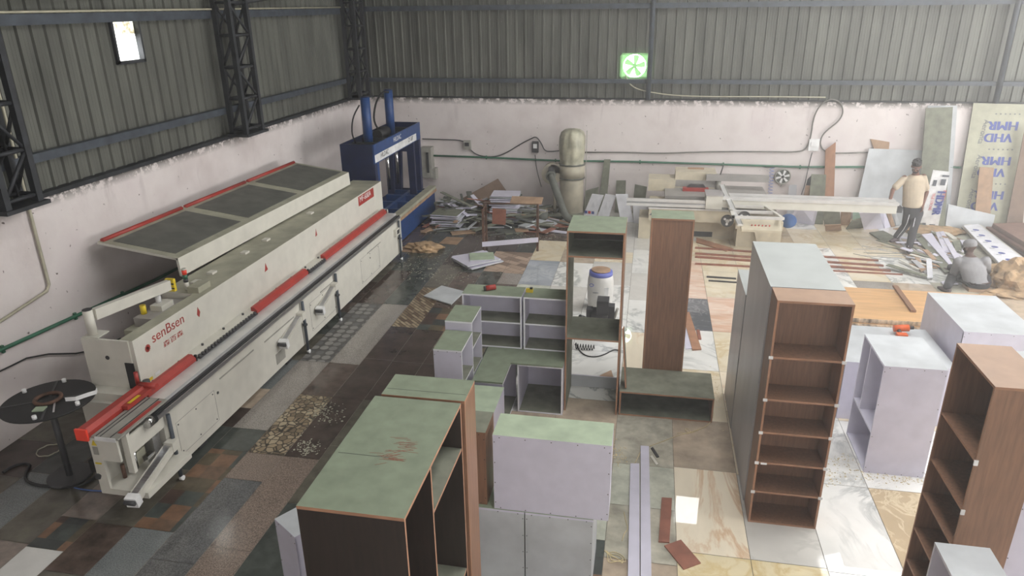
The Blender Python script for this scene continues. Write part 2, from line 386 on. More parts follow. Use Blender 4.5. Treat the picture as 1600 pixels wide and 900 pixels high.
# floor: columns of tiles laid side by side
def floor():
    mb = MB()
    v = [mb.bm.verts.new(p) for p in ((-6.7, -6, -.006), (EX+.2, -6, -.006), (EX+.2, 16, -.006), (-6.7, 16, -.006))]
    f = mb.bm.faces.new(v); f.material_index = mb.mi(TM['grout'])
    def tile(x0, x1, y0, y1, m):
        g = .0025
        v = [mb.bm.verts.new(p) for p in ((x0+g, y0+g, 0), (x1-g, y0+g, 0), (x1-g, y1-g, 0), (x0+g, y1-g, 0))]
        f = mb.bm.faces.new(v); f.material_index = mb.mi(TM[m])
    cols = [  # (x0, x1, default kinds, default length, [(y0, y1, kind)...])
        (-6.52, -5.92, ['slate', 'dkbrown', 'olive'], .6, []),
        (-5.92, -5.5, ['slate', 'olive', 'bluegrey'], .6, [(3.9, 5.0, 'bluegrey')]),
        (-5.5, -5.09, ['olive', 'dkbrown2'], .8, [(3.0, 4.1, 'pinkgrey'), (4.1, 5.3, 'olive')]),
        (-5.09, -4.72, ['slate', 'dkbrown'], .8, [(3.2, 4.07, 'white_t'), (4.07, 4.47, 'slatemulti'), (4.47, 5.05, 'pinkgrey')]),
        (-4.72, -4.34, ['slate', 'dkbrown2', 'olive'], .8, [(3.0, 3.85, 'olive'), (3.85, 4.45, 'dkbrown2'), (4.45, 5.3, 'olive'), (5.3, 6.1, 'slate'), (6.1, 6.5, 'dkbrown'), (6.5, 6.95, 'stonebrown'), (6.95, 7.72, 'bluegrey'), (9.7, 10.6, 'dkbrown'), (10.6, 12.6, 'olive')]),
        (-4.34, -3.93, ['dkbrown', 'slate'], 1.2, [(3.0, 4.45, 'bluegrey'), (4.45, 5.69, 'slatemulti'), (5.69, 6.1, 'slate'), (6.1, 7.72, 'ltgrey'), (7.72, 9.7, 'circles'), (9.7, 11.2, 'dkbrown')]),
        (-3.93, -3.52, ['dkbrown', 'slate'], 1.2, [(3.0, 5.25, 'greygran'), (5.25, 5.69, 'tangran'), (5.69, 6.9, 'pebble'), (6.9, 7.73, 'dkbrown2'), (7.73, 9.72, 'ltgrey'), (9.72, 10.9, 'slate'), (10.9, 12.3, 'slate')]),
        (-3.52, -3.13, ['dkbrown', 'dkbrown2'], 1.2, [(3.0, 5.69, 'tangran'), (5.69, 6.9, 'dkbrown'), (6.9, 8.94, 'dkbrown'), (8.94, 10.5, 'zigzag'), (10.5, 11.6, 'olive')]),
        (-3.13, -2.72, ['dkbrown', 'slate'], 1.2, [(3.0, 5.0, 'slate'), (5.0, 6.9, 'olive'), (6.9, 8.9, 'dkbrown'), (8.9, 9.7, 'slatemulti'), (9.7, 10.5, 'dkbrown2'), (10.5, 11.3, 'dkbrown2')]),
        (-2.72, -2.36, ['slate', 'dkbrown'], .6, [(8.4, 10.1, 'slatemulti'), (11.4, 12.5, 'weave')]),
        (-2.36, -2.01, ['slate', 'dkbrown2'], .6, [(7.6, 9.2, 'slatemulti'), (10.85, 11.36, 'ltgrey'), (11.36, 12.5, 'weave')]),
        (-2.01, -1.46, ['slate', 'dkbrown2'], .6, [(9.9, 10.88, 'greengrey'), (10.88, 12.1, 'bluemarble'), (12.1, 13.28, 'cream_t'), (13.28, 15.7, 'dkbrown2')]),
        (-1.46, -.86, ['whitegrey', 'greengrey'], 1.2, [(5.2, 6.95, 'stonebrown'), (6.95, 9.9, 'marble'), (9.9, 10.9, 'whitegrey'), (10.9, 12.08, 'marble'), (12.08, 12.8, 'stonebrown'), (12.8, 13.4, 'cream_t')]),
        (-.86, -.18, ['marble', 'whitegrey'], 1.2, [(4.0, 5.0, 'slatemulti'), (5.0, 6.1, 'greengrey'), (6.1, 6.75, 'stonebrown'), (6.75, 7.35, 'stonebrown'), (7.35, 9.9, 'marble'), (9.9, 11.1, 'marble'), (11.1, 12.2, 'whitegrey'), (12.2, 12.8, 'cream_t'), (12.8, 14, 'whitegrey')]),
        (-.18, .42, ['beige', 'whitegrey'], 1.2, [(3.6, 4.8, 'stonebrown'), (4.8, 5.5, 'paver'), (5.5, 6.15, 'greengrey'), (6.15, 7.1, 'paver'), (7.1, 7.9, 'marble'), (7.9, 9.3, 'beige'), (9.3, 10.5, 'marble'), (10.5, 11.7, 'whitegrey'), (11.7, 13, 'marble')]),
        (.42, 1.02, ['cream_t', 'marble'], 1.2, [(3.8, 4.98, 'yellow_t'), (4.98, 6.18, 'beige'), (6.18, 7.1, 'stonebrown'), (7.1, 8.3, 'cream_t'), (8.3, 9.5, 'marble'), (9.5, 10.7, 'charcoal'), (10.7, 12.5, 'coral')]),
        (1.02, 1.62, ['cream_t', 'beige'], 1.2, [(3.8, 4.98, 'yellow_t'), (4.98, 6.15, 'whitegrey'), (8.3, 9.5, 'cream_t'), (9.5, 10.8, 'coral'), (10.8, 12, 'cream_t')]),
        (1.62, 2.22, ['marble', 'cream_t'], 1.2, [(3.7, 4.95, 'marble'), (4.95, 6.15, 'marble'), (6.15, 7.35, 'marble'), (7.35, 8.6, 'marble')]),
        (2.22, 2.82, ['cream_t', 'tan'], 1.2, [(4.95, 6.15, 'tan'), (6.15, 7.35, 'marble')]),
        (2.82, 3.42, ['cream_t', 'marble'], 1.2, [(8.6, 9.8, 'marble'), (11.1, 12.1, 'marble'), (12.1, 13.6, 'marble')]),
        (3.42, 4.02, ['cream_t'], 1.2, [(10.9, 11.9, 'ltgrey'), (11.9, 13.2, 'cream_t'), (13.2, 14.4, 'cream_t')]),
        (4.02, 4.62, ['cream_t'], 1.2, [(10.9, 11.9, 'stonebrown'), (11.9, 13.2, 'marble')]),
        (4.62, 5.22, ['stonebrown', 'marble'], 1.2, [(10.8, 12.0, 'paver'), (12, 13.2, 'marble')]),
        (5.22, 5.82, ['greengrey', 'stonebrown'], 1.2, []),
        (5.82, 6.42, ['greengrey', 'paver'], 1.2, []),
        (6.42, 7.02, ['greengrey'], 1.2, []), (7.02, 7.62, ['paver'], 1.2, []), (7.62, 8.22, ['greengrey'], 1.2, []),
        (8.22, 8.82, ['cream_t'], 1.2, []), (8.82, 9.42, ['greengrey'], 1.2, []), (9.42, 10.02, ['paver'], 1.2, []), (10.02, 11.0, ['paver'], 1.2, [])]
    rr = random.Random(3)
    for x0, x1, kinds, ln, spec in cols:
        y = -5.9
        spec = sorted(spec)
        while y < WY-.01:
            nx = [s for s in spec if s[0] >= y-.001]
            nxt = nx[0][0] if nx else WY
            if nx and abs(nx[0][0]-y) < .002:
                s = nx[0]; L = s[1]-s[0]; st = s[2]
                n = max(1, round(L/1.25)) if st not in ('circles', 'pebble', 'zigzag') else 1
                for k in range(n): tile(x0, x1, y+L*k/n, y+L*(k+1)/n, st)
                y = s[1]; continue
            y2 = min(y+ln, nxt, WY)
            if nxt-y2 < .2: y2 = nxt
            tile(x0, x1, y, y2, rr.choice(kinds)); y = y2
    tag(mb.build('floor'), kind='structure')
floor()

def roofz(x): return 5.2 + (4.3*(x+6.7)/8.9 if x < 2.2 else 4.3*(EX+.2-x)/9.0)
# plastered low walls
mb = MB(); mb.box(WX-.2, WX, -6, WY+.2, 0, WT, 'plaster'); tag(mb.build('wall_left'), kind='structure')
mb = MB(); mb.box(WX, EX+.2, WY, WY+.2, 0, WT+.01, 'plaster'); tag(mb.build('wall_back'), kind='structure')
# corrugated sheeting above
def corrug(name, axis, lo, hi, plane, into, z0, ztop, hole=None, ladd=()):
    """ribbed sheet: along `axis` (0=x,1=y), bumps of 32 mm towards `into`; holes = (a0,a1,z0,z1)"""
    mb = MB(); pitch, prof = .195, []
    t = lo
    while t < hi:
        for d, h in ((0, 0), (.012, .028), (.038, .028), (.05, 0), (.10, .0), (.103, .003), (.109, .003), (.112, 0), (.145, 0), (.148, .003), (.154, .003), (.157, 0)):
            if t+d < hi: prof.append((t+d, h))
        t += pitch
    prof.append((hi, 0))
    holes = hole or []
    def P(a, h, z): return (a, plane+into*h, z) if axis == 0 else (plane+into*h, a, z)
    ks = sorted({a for h in holes for a in h[:2]})
    pts = []
    for i in range(len(prof)-1):
        pts.append(prof[i])
        for k in ks:
            if prof[i][0] < k < prof[i+1][0]: pts.append((k, prof[i][1]))
    pts.append(prof[-1])
    ix = mb.mi('sheet')
    for i in range(len(pts)-1):
        (a, h), (b, g) = pts[i], pts[i+1]
        zt = ztop((a+b)/2); segs = [(z0, zt)]
        for hl in holes:
            if hl[0]-1e-6 <= (a+b)/2 <= hl[1]+1e-6:
                ns = []
                for s0, s1 in segs:
                    if hl[2] > s0 and hl[3] < s1: ns += [(s0, hl[2]), (hl[3], s1)]
                    else: ns.append((s0, s1))
                segs = ns
        for s0, s1 in segs:
            v = [mb.bm.verts.new(p) for p in (P(a, h, s0), P(b, g, s0), P(b, g, s1), P(a, h, s1))]
            f = mb.bm.faces.new(v); f.material_index = ix
    bmesh.ops.remove_doubles(mb.bm, verts=mb.bm.verts[:], dist=.0001)
    return tag(mb.build(name), kind='structure')
FAN = (-.67, -.13, 2.86, 3.31)
GAB = (1.2, 1.78, 7.55, 8.45)
LWIN = (8.29, 8.75, 3.70, 4.16)
corrug('wall_back.001', 0, WX-.12, EX+.1, WY+.09, -1, WT-.02, roofz, [FAN, GAB])
corrug('wall_left.001', 1, -6, WY+.1, WX-.09, 1, WT-.02, lambda y: 5.25, [LWIN])
# ceiling with an open clear-sheet strip, and a middle one added for light
mb = MB()
def roofquad(xa, xb, ya, yb):
    v = [mb.bm.verts.new(p) for p in ((xa, ya, roofz(xa)), (xb, ya, roofz(xb)), (xb, yb, roofz(xb)), (xa, yb, roofz(xa)))]
    f = mb.bm.faces.new(v); f.material_index = mb.mi('sheet')
for xa, xb in ((-6.7, .6), (2.0, 2.2), (2.2, 4.6), (6.1, EX+.2)): roofquad(xa, xb, -6, WY+.2)
roofquad(.6, 2.0, -6, 1.2); roofquad(.6, 2.0, 9.8, WY+.2)
roofquad(4.6, 6.1, -6, 4); roofquad(4.6, 6.1, 15, WY+.2)
tag(mb.build('ceiling'), kind='structure')
# right wall with the wide shutter opening, rear wall with an opening shaped for the light
mb = MB()
mb.box(EX, EX+.2, -6, 3.5, 0, 5.2, 'plaster'); mb.box(EX, EX+.2, 13.5, WY+.2, 0, 5.2, 'plaster'); mb.box(EX, EX+.2, 3.5, 13.5, 4.1, 5.4, 'plaster')
mb.box(EX, EX+.2, 3.5, 13.5, 0, .7, 'plaster'); tag(mb.build('wall_right'), kind='structure')
mb = MB()
mb.box(-6.7, 1.5, -6.6, -6.4, 0, 9, 'plaster'); mb.box(10.5, EX+.2, -6.6, -6.4, 0, 9, 'plaster')
mb.box(1.5, 10.5, -6.6, -6.4, 0, 4.3, 'plaster'); mb.box(1.5, 10.5, -6.6, -6.4, 6.0, 9, 'plaster')
tag(mb.build('wall_rear'), kind='structure')

# girts along the walls
def beam(nm, *a, m='steel_blue'):
    mb = MB(); mb.box(*a, m); return tag(mb.build(nm), kind='structure')
beam('trim_1', WX-.04, WX+.05, 2.0, WY-.1, 2.775, 2.87)
beam('trim_2', WX-.04, WX+.05, 2.0, WY-.1, 4.16, 4.27)
beam('trim_3', WX+.1, EX, WY-.07, WY+.03, 2.74, 2.82)
beam('trim_4', WX+.1, EX, WY-.07, WY+.03, 4.2, 4.30)
beam('trim_5', WX-.09, WX+.035, -6, WY-.02, WT+.001, WT+.05, m='steel_dark')
beam('trim_6', WX, EX, WY-.012, WY+.1, WT+.012, WT+.035, m='steel_dark')
# posts on the back wall
for i, (x, z0) in enumerate(((-.09, WT+.03), (6.5, WT+.03))):
    mb = MB(); mb.cyl((x, WY-.1, z0), (x, WY-.1, roofz(x)-.1), .05, 'steel_blue'); tag(mb.build('trim_%d' % (7+i)), kind='structure')
# lattice columns
def lattice(n, xa, xb, ya, yb, z0, z1, step=.46):
    mb = MB(); t = .07
    for x in (xa, xb-t):
        for y in (ya, yb-t): mb.box(x, x+t, y, y+t, z0, z1, 'steel_dark')
    mb.box(xa-.04, xb+.04, ya-.04, yb+.04, z0-.01, z0+.03, 'steel_dark')
    z = z0+.1; k = 0
    while z < z1-.05:
        for x in (xa+t/2, xb-t/2):
            mb.cyl((x, ya+t/2, z), (x, yb-t/2, z), .022, 'steel_dark', seg=6)
            if z+step < z1: mb.cyl((x, ya+t/2, z), (x, yb-t/2, z+step), .02, 'steel_dark', seg=6) if k % 2 == 0 else mb.cyl((x, yb-t/2, z), (x, ya+t/2, z+step), .02, 'steel_dark', seg=6)
        for y in (ya+t/2, yb-t/2):
            mb.cyl((xa+t/2, y, z), (xb-t/2, y, z), .022, 'steel_dark', seg=6)
            if z+step < z1: mb.cyl((xa+t/2, y, z), (xb-t/2, y, z+step), .02, 'steel_dark', seg=6)
        z += step; k += 1
    tag(mb.build('trim_%d' % n), kind='structure')
lattice(9, WX+.06, WX+.36, 10.3, 10.85, WT+.05, 5.1)
lattice(10, WX+.06, WX+.36, 5.78, 6.25, WT+.05, 5.1)
lattice(11, WX+.06, WX+.36, 15.0, 15.55, WT+.05, 5.1)
# rafter ties between the columns, dark bars under the roof
mb = MB()
for a, b in (((WX+.2, 6.0, 4.42), (WX+.25, 10.3, 4.62)), ((WX+.25, 10.6, 4.36), (WX+.3, 15.2, 4.75))): mb.cyl(a, b, .035, 'steel_dark', seg=6)
tag(mb.build('trim_12'), kind='structure')

# window in the left sheeting
mb = MB(); y0, y1, z0, z1 = LWIN; x = WX-.07
for a in ((y0-.04, y0, z0-.03, z1+.03), (y1, y1+.03, z0-.03, z1+.03), (y0-.04, y1+.03, z0-.04, z0), (y0-.04, y1+.03, z1, z1+.04)):
    mb.box(x-.03, x+.05, *a, 'steel_dark')
win = tag(mb.build('window_1'), kind='structure')
gm, nt, b = newmat('dirty_clear_sheet')
b.inputs['Transmission Weight'].default_value = 1; b.inputs['Roughness'].default_value = .25; b.inputs['IOR'].default_value = 1.02
gr = noise(nt, coords(nt), 9, 6, .7)
tc = nt.nodes.new('ShaderNodeTexCoord'); sx = nt.nodes.new('ShaderNodeSeparateXYZ'); nt.links.new(tc.outputs['Object'], sx.inputs[0])
mr = nt.nodes.new('ShaderNodeMapRange'); mr.inputs[1].default_value = 3.86; mr.inputs[2].default_value = 4.02; nt.links.new(sx.outputs['Z'], mr.inputs[0])
nt.links.new(mix(nt, mr.outputs[0], (250, 252, 250), ramp(nt, gr, [(.35, (190, 192, 180)), (.55, (84, 80, 66)), (.7, (60, 56, 44))])), b.inputs['Base Color'])
M['glass_dirty'] = gm
mb = MB(); mb.box(x-.012, x-.008, y0, y1, z0, z1, 'glass_dirty'); o = mb.build('pane', win)
# the gable opening high in the back wall (mirrored in the polished floor)
mb = MB(); a0, a1, z0, z1 = GAB; y = WY+.05
for q in ((a0-.04, a0, z0-.04, z1+.04), (a1, a1+.04, z0-.04, z1+.04)): mb.box(q[0], q[1], y-.03, y+.05, q[2], q[3], 'steel_dark')
for q in ((z0-.04, z0), (z1, z1+.04)): mb.box(a0, a1, y-.03, y+.05, q[0], q[1], 'steel_dark')
tag(mb.build('window_2'), kind='structure')

# ------------------------------------------------------------------ exhaust fan in the back wall
fan = thing('exhaust_fan', 'green lit square exhaust fan set in the corrugated wall', 'fan', ((FAN[0]+FAN[1])/2, WY, FAN[2]))
fx, fz, fr = (FAN[0]+FAN[1])/2, (FAN[2]+FAN[3])/2, .235
mb = MB()
x0, x1, z0, z1 = FAN; yy = WY+.02
seg = 32
for k in range(seg):   # square frame with a round mouth
    a, b2 = k*2*math.pi/seg, (k+1)*2*math.pi/seg
    def sq(t):
        c, s_ = math.cos(t), math.sin(t); q = 1/max(abs(c)/((x1-x0)/2+.03), abs(s_)/((z1-z0)/2+.03)); return (fx+c*q, fz+s_*q)
    pts = [(fx+fr*math.cos(a), fz+fr*math.sin(a)), (fx+fr*math.cos(b2), fz+fr*math.sin(b2)), sq(b2), sq(a)]
    mb.prism(pts, yy-.03, yy+.0, 1, 'fan_green')
mb.build('frame', fan)
mb = MB(); mb.cyl((fx, yy-.03, fz), (fx, yy+.06, fz), .045, 'fan_green'); mb.build('motor_hub', fan)
for k in range(5):
    mb = MB(); a = k*2*math.pi/5 + .25
    poly = [(.035, -.03), (.12, -.062), (.205, -.075), (.222, 0), (.205, .05), (.12, .03), (.035, .02)]
    q = [(fx+p*math.cos(a)-s_*math.sin(a), fz+p*math.sin(a)+s_*math.cos(a)) for p, s_ in poly]
    mb.prism(q, yy+.005, yy+.012, 1, 'fan_green'); mb.build('blade', fan)
mb = MB()
for t in (.6, 2.2, 3.9, 5.4): mb.cyl((fx, yy+.04, fz), (fx+fr*1.05*math.cos(t), yy+.02, fz+fr*1.05*math.sin(t)), .006, 'fan_green', seg=6)
mb.build('motor_bracket', fan)
# fan cable
mb = MB(); pts = [Yp(*p, WY-.05) for p in ((977, 118), (984, 132), (995, 139), (1015, 144), (1050, 149), (1100, 151), (1200, 151), (1290, 152))]
mb.tube(pts, .012, 'white_pipe', smoothpts=2)
single(mb, 'fan_cable', 'white cable hanging from the exhaust fan and running right along the wall top', 'cable')

# ------------------------------------------------------------------ pipes and wires on the walls
def pipe(name, label, pts, r, m, cat='pipe', sm=0, clips=()):
    mb = MB(); mb.tube(pts, r, m, smoothpts=sm)
    for c in clips: mb.box(c[0]-.014, c[0]+.014, c[1]-.014, c[1]+.014, c[2]-r*1.9, c[2]+r*1.9, m)
    return single(mb, name, label, cat)
xw = WX+.03
pipe('white_conduit', 'pale conduit pipe running down the left wall and bending at its foot', [(xw, 6.35, 4.3), (xw, 6.37, 3.38), (xw, 6.36, 1.46), (xw, 6.31, 1.40), (xw, 5.69, 1.32), (xw, 4.6, 1.18)], .017, 'white_pipe')
pipe('white_conduit', 'thin pale conduit along the top beam of the left wall', [(WX+.07, 3, 4.29), (WX+.07, 15.3, 4.29)], .013, 'white_pipe')
pipe('green_pipe', 'dark green pipe along the left wall behind the edge banding machine', [(xw, 4.2, 1.1), (xw, 5.6, 1.03), (xw, 8.04, .88), (xw, 12.0, .8)], .022, 'green_pipe', clips=[(xw, 5.6, 1.03), (xw, 6.6, .97), (xw, 7.4, .92)])
pipe('black_cable', 'black cable sagging low on the left wall above the reel', [(xw, 4.9, .87), (xw, 5.53, .82), (xw, 5.94, .8), (xw, 6.65, .46), (xw, 7.2, .4)], .009, 'black', 'cable', 1)
yw = WY-.035
bp = [Yp(x_, y_, yw) for x_, y_ in ((672, 243), (760, 246), (868, 251), (1000, 253), (1130, 257), (1250, 261), (1352, 261))]
pipe('green_pipe', 'green pipe running straight along the back wall behind the dust collector', bp, .022, 'green_pipe', clips=bp[1:-1])
pipe('green_pipe', 'short green pipe on the back wall right of the tall green sheet', [Yp(1484, 261, yw), Yp(1502, 262, yw)], .022, 'green_pipe')
gp = [Yp(x_, y_, yw) for x_, y_ in ((914, 238), (980, 238), (1030, 240), (1080, 238), (1120, 237), (1200, 237), (1245, 238), (1258, 234), (1264, 224), (1268, 208), (1270, 190), (1276, 172), (1288, 158), (1303, 154), (1315, 162), (1318, 177), (1310, 190), (1295, 201), (1284, 212), (1281, 226), (1288, 237), (1310, 240), (1356, 238)) ]
pipe('wall_cable', 'grey cable looping up over the white sockets on the back wall', gp, .014, 'grey_pipe', 'cable', 2)
lp = [Yp(x_, y_, yw) for x_, y_ in ((660, 217), (690, 218), (725, 219), (731, 230), (745, 243), (770, 246), (790, 240), (815, 224), (829, 217), (838, 213), (846, 224), (851, 236), (862, 237), (880, 235))]
pipe('wall_cable', 'dark cable sagging between the two switch boxes on the back wall', lp, .012, 'box_dark', 'cable', 2)
def ebox(label, px, py, w_, h_, m, d=.08, holes=0):
    c = Yp(px, py, WY); t = thing('switch_box', label, 'switch box', (c.x, WY, c.z-h_/2))
    mb = MB(); mb.box(c.x-w_/2, c.x+w_/2, WY-d, WY-.001, c.z-h_/2, c.z+h_/2, m); mb.build('housing', t)
    mb = MB(); mb.box(c.x-w_*.3, c.x+w_*.3, WY-d-.012, WY-d, c.z-h_*.1, c.z+h_*.3, 'label_white' if m != 'box_grey' else 'box_dark'); mb.build('switch_plate', t)
    return t
ebox('small grey switch box nearest the blue press on the back wall', 731, 226, .16, .2, 'box_grey')
ebox('black switch box on the back wall left of the dust collector', 837, 229, .14, .24, 'box_dark')
ebox('pale socket board under the cable loop on the back wall', 1271, 226, .2, .24, 'label_white', .05)
pipe('motor_cable', 'thin dark cable hanging from the black switch box to the collector blower', [Yp(836, 242, yw-.03), Yp(838, 262, yw-.03), Yp(843, 282, 15.3), Yp(846, 292, 15.25)], .008, 'black', 'cable', 1)
pipe('saw_cable', 'slack cable hanging from the socket board down to the saw', [Yp(1269, 238, yw), Yp(1263, 262, yw-.02), Yp(1257, 290, yw-.1), Yp(1252, 304, yw-.25)], .009, 'box_dark', 'cable', 1)
# round wall fan above the saw
c = Yp(1223, 276, WY-.06); wf = thing('wall_fan', 'small round grey fan mounted on the back wall behind the saw', 'fan', (c.x, c.y, c.z-.2))
mb = MB(); n = 28
ring = [(c.x+.155*math.cos(k*2*math.pi/n), c.y, c.z+.155*math.sin(k*2*math.pi/n)) for k in range(n)]
mb.tube(ring, .012, 'box_grey', closed=True); mb.cyl((c.x, c.y+.05, c.z), (c.x, c.y+.01, c.z), .15, 'duct'); mb.build('guard_ring', wf)
for k in range(6):
    mb = MB(); a = k*math.pi/3+.3
    q = [(c.x+p*math.cos(a)-s_*math.sin(a), c.z+p*math.sin(a)+s_*math.cos(a)) for p, s_ in ((.02, -.015), (.13, -.03), (.14, .02), (.02, .015))]
    mb.prism(q, c.y-.01, c.y-.004, 1, 'label_white'); mb.build('blade', wf)
mb = MB(); mb.cyl((c.x, c.y, c.z), (c.x, c.y-.03, c.z), .03, 'box_dark'); mb.cyl((c.x, c.y+.02, c.z-.15), (c.x, c.y+.02, c.z-.21), .015, 'box_grey'); mb.build('hub', wf)
# coiled blue air hose on the wall
mb = MB(); pts = []
top = Yp(1206, 262, WY-.05); bot = Yp(1203, 306, WY-.05)
for k in range(81):
    t = k/80; p = top.lerp(bot, t); a = t*math.pi*18
    pts.append((p.x+.045*math.cos(a), p.y-.03+.03*math.sin(a), p.z))
mb.tube(pts, .006, plain('pale_blue_hose', (128, 140, 190), .4), seg=6)
mb.tube([top+Vector((-.25, .02, .03)), top+Vector((-.1, 0, .0)), top, top+Vector((.12, 0, .03)), top+Vector((.2, .02, .05))], .008, 'box_dark')
single(mb, 'coiled_air_hose', 'thin blue coiled air hose hanging on the wall left of the round fan', 'hose')
# grey electrical panel right of press
c = Yp(665, 250, WY-.2)
pn = thing('electrical_panel', 'tall grey electrical panel on the back wall right of the blue press', 'electrical panel', (-4.62, WY-.1, .85))
a_, b3 = Yp(656, 231, WY-.25), Yp(675, 278, WY-.25)
mb = MB(); mb.box(a_.x, b3.x, WY-.25, WY-.005, b3.z, a_.z, 'box_grey'); mb.build('housing', pn)
mb = MB(); mb.box(b3.x-.1, b3.x-.05, WY-.28, WY-.25, b3.z+.12, a_.z-.1, 'box_dark'); mb.build('door_handle', pn)
mb = MB(); mb.box(b3.x, b3.x+.08, WY-.22, WY-.005, b3.z-.05, b3.z+.2, 'box_grey'); mb.build('side_box', pn)

# ================================================================== CABINETS
def cabinet(name, label, cat, x0, x1, y0, y1, z0, z1, open_='front', shelves=(), div=(), side='white', top='green', inside=None, edge='white', backm=None,
            th=.018, screws=None, group=None, back=True, topin=None, sidein=None, bottom=True, rail=None):
    """a carcass of boards; open_ names the open side: front (-y), right (+x), left (-x), None = closed all round.
    shelves: heights, or (height, a, b) between a and b; div: (pos, z0, z1) upright dividers"""
    t = thing(name, label, cat, ((x0+x1)/2, (y0+y1)/2, z0), group)
    inside = inside or side; sidein = sidein or inside; topin = topin or top; backm = backm or side
    xa = open_ in ('left', 'right')
    e = .0008
    mb = MB(); mb.board(x0, x1, y0, y1, z1-th, z1, 2, top, inside, edge); mb.build('top_panel', t)
    if bottom: mb = MB(); mb.board(x0+e, x1-e, y0+e, y1-e, z0, z0+th, 2, topin, side, edge); mb.build('bottom_panel', t)
    za, zb = z0+(th if bottom else 0), z1-th
    def scr(mb, face):
        if not screws: return
        ax, pos, a0, a1, b0, b1, na, nb, edges = screws_grid(face)
    panels = []
    if xa:   # uprights across y, back across x
        mb = MB(); mb.board(x0+e, x1-e, y0+e, y0+th, za, zb, 1, sidein, side, edge); panels.append(('side_panel', mb, ('y', y0, x0, x1)))
        mb = MB(); mb.board(x0+e, x1-e, y1-th, y1-e, za, zb, 1, side, sidein, edge); panels.append(('side_panel', mb, None))
        bx = x0 if open_ == 'right' else x1-.008
        if back:
            mb = MB(); mb.board(bx+(e if open_ == 'right' else 0), bx+.008-(0 if open_ == 'right' else e), y0+th, y1-th, za, zb, 0, inside if open_ == 'right' else backm, backm if open_ == 'right' else inside, edge)
            panels.append(('back_panel', mb, None))
    else:
        mb = MB(); mb.board(x0+e, x0+th, y0+e, y1-e, za, zb, 0, sidein, side, edge); panels.append(('side_panel', mb, None))
        mb = MB(); mb.board(x1-th, x1-e, y0+e, y1-e, za, zb, 0, side, sidein, edge); panels.append(('side_panel', mb, None))
        if back:
            mb = MB(); mb.board(x0+th, x1-th, y1-.010, y1-e, za, zb, 1, backm, inside, edge); panels.append(('back_panel', mb, None))
        if open_ is None:
            mb = MB(); mb.board(x0+e, x1-e, y0-.0, y0+th*.9, za, zb, 1, side, side, edge); panels.append(('front_panel', mb, ('y', y0, x0, x1)))
    for nm, mb, face in panels:
        if screws and face:
            nx, nz = screws; 
            P_ = [(x0+.05+(x1-x0-.1)*k/(nx-1), z) for k in range(nx) for z in (z0+.012, z1-.012-.008)] + [(x, z0+.06+(z1-z0-.12)*k/(nz-1)) for k in range(nz) for x in (x0+.012, x1-.012)]
            for px, pz in P_: mb.cyl((px, y0+.002, pz), (px, y0-.0015, pz), .0042, 'screw', seg=8)
        mb.build(nm, t)
    if xa:
        s0, s1 = y0+th, y1-th; d0, d1 = (x0+.01, x1-.004) if open_ == 'right' else (x0+.004, x1-.01)
    else:
        s0, s1 = x0+th, x1-th; d0, d1 = (y0+.004 if open_ else y0+.02), y1-.012
    for s in shelves:
        if isinstance(s, (int, float)): s = (s, s0, s1)
        z, a, b2 = s; mb = MB()
        if xa: mb.board(d0, d1, a, b2, z-th, z, 2, topin, inside, edge)
        else: mb.board(a, b2, d0, d1, z-th, z, 2, topin, inside, edge)
        mb.build('shelf', t)
    for p, a, b2 in div:
        mb = MB()
        if xa: mb.board(d0, d1, p-th/2, p+th/2, a, b2, 1, sidein, sidein, edge)
        else: mb.board(p-th/2, p+th/2, d0, d1, a, b2, 0, sidein, sidein, edge)
        mb.build('divider', t)
    return t

BR = dict(side='brown', inside='brown', edge='edge')
# six-compartment brown shelf at the centre right
zz = [.335, .635, .935, 1.25, 1.64]
t = cabinet('open_shelf_unit', 'tall brown six compartment open shelf in front of the grey cabinet', 'shelf unit', 1.05, 1.62, 5.46, 5.745, 0, 2.13,
        shelves=zz, top='brown_top', topin='brown', **BR)
for z in zz[::-1]:
    for x in (1.052, 1.607):
        mb = MB(); mb.box(x-.012, x+.022, 5.452, 5.459, z-.02, z+.006, 'label_white'); mb.build('tape_patch', t)
mb = MB(); mb.box(1.09, 1.14, 5.452, 5.459, zz[1]-.018, zz[1]-.002, 'label_white'); mb.build('tape_patch', t)
GL = dict(side='grey_lam', inside='grey_lam', edge='grey_lam')
cabinet('tall_cabinet', 'tall grey closed cabinet standing behind the brown six compartment shelf', 'cabinet', 1.04, 1.62, 5.76, 6.98, 0, 2.13, open_=None, top='grey_top', **GL)
cabinet('tall_cabinet', 'slightly lower grey cabinet behind the tall grey one', 'cabinet', 1.035, 1.6, 6.99, 7.75, 0, 1.56, open_=None, top='grey_top', **GL)
# right-hand brown shelf, open to the left
zz = [.3, .6, .92, 1.22, 1.6]
t = cabinet('open_shelf_unit', 'tall brown shelf unit at the right edge, open towards the left', 'shelf unit', 2.125, 2.46, 4.26, 4.87, 0, 2.13, open_='left', shelves=zz,
        top='brown_top', topin='brown', **BR)
for z in zz:
    mb = MB(); mb.box(2.115, 2.14, 4.252, 4.259, z-.03, z+.008, 'label_white'); mb.build('tape_patch', t)
cabinet('tall_cabinet', 'tall white cabinet behind the right-edge brown shelf unit', 'cabinet', 2.475, 3.1, 4.3, 4.87, 0, 2.1, open_=None, side='white', top='white_dusty', screws=(3, 6))
cabinet('open_cabinet', 'white open cabinet in the bottom right corner, its dusty top just in frame', 'cabinet', 1.86, 2.17, 3.25, 3.94, 0, 1.2, open_='left', side='white', top='white_dusty', shelves=(.6,))
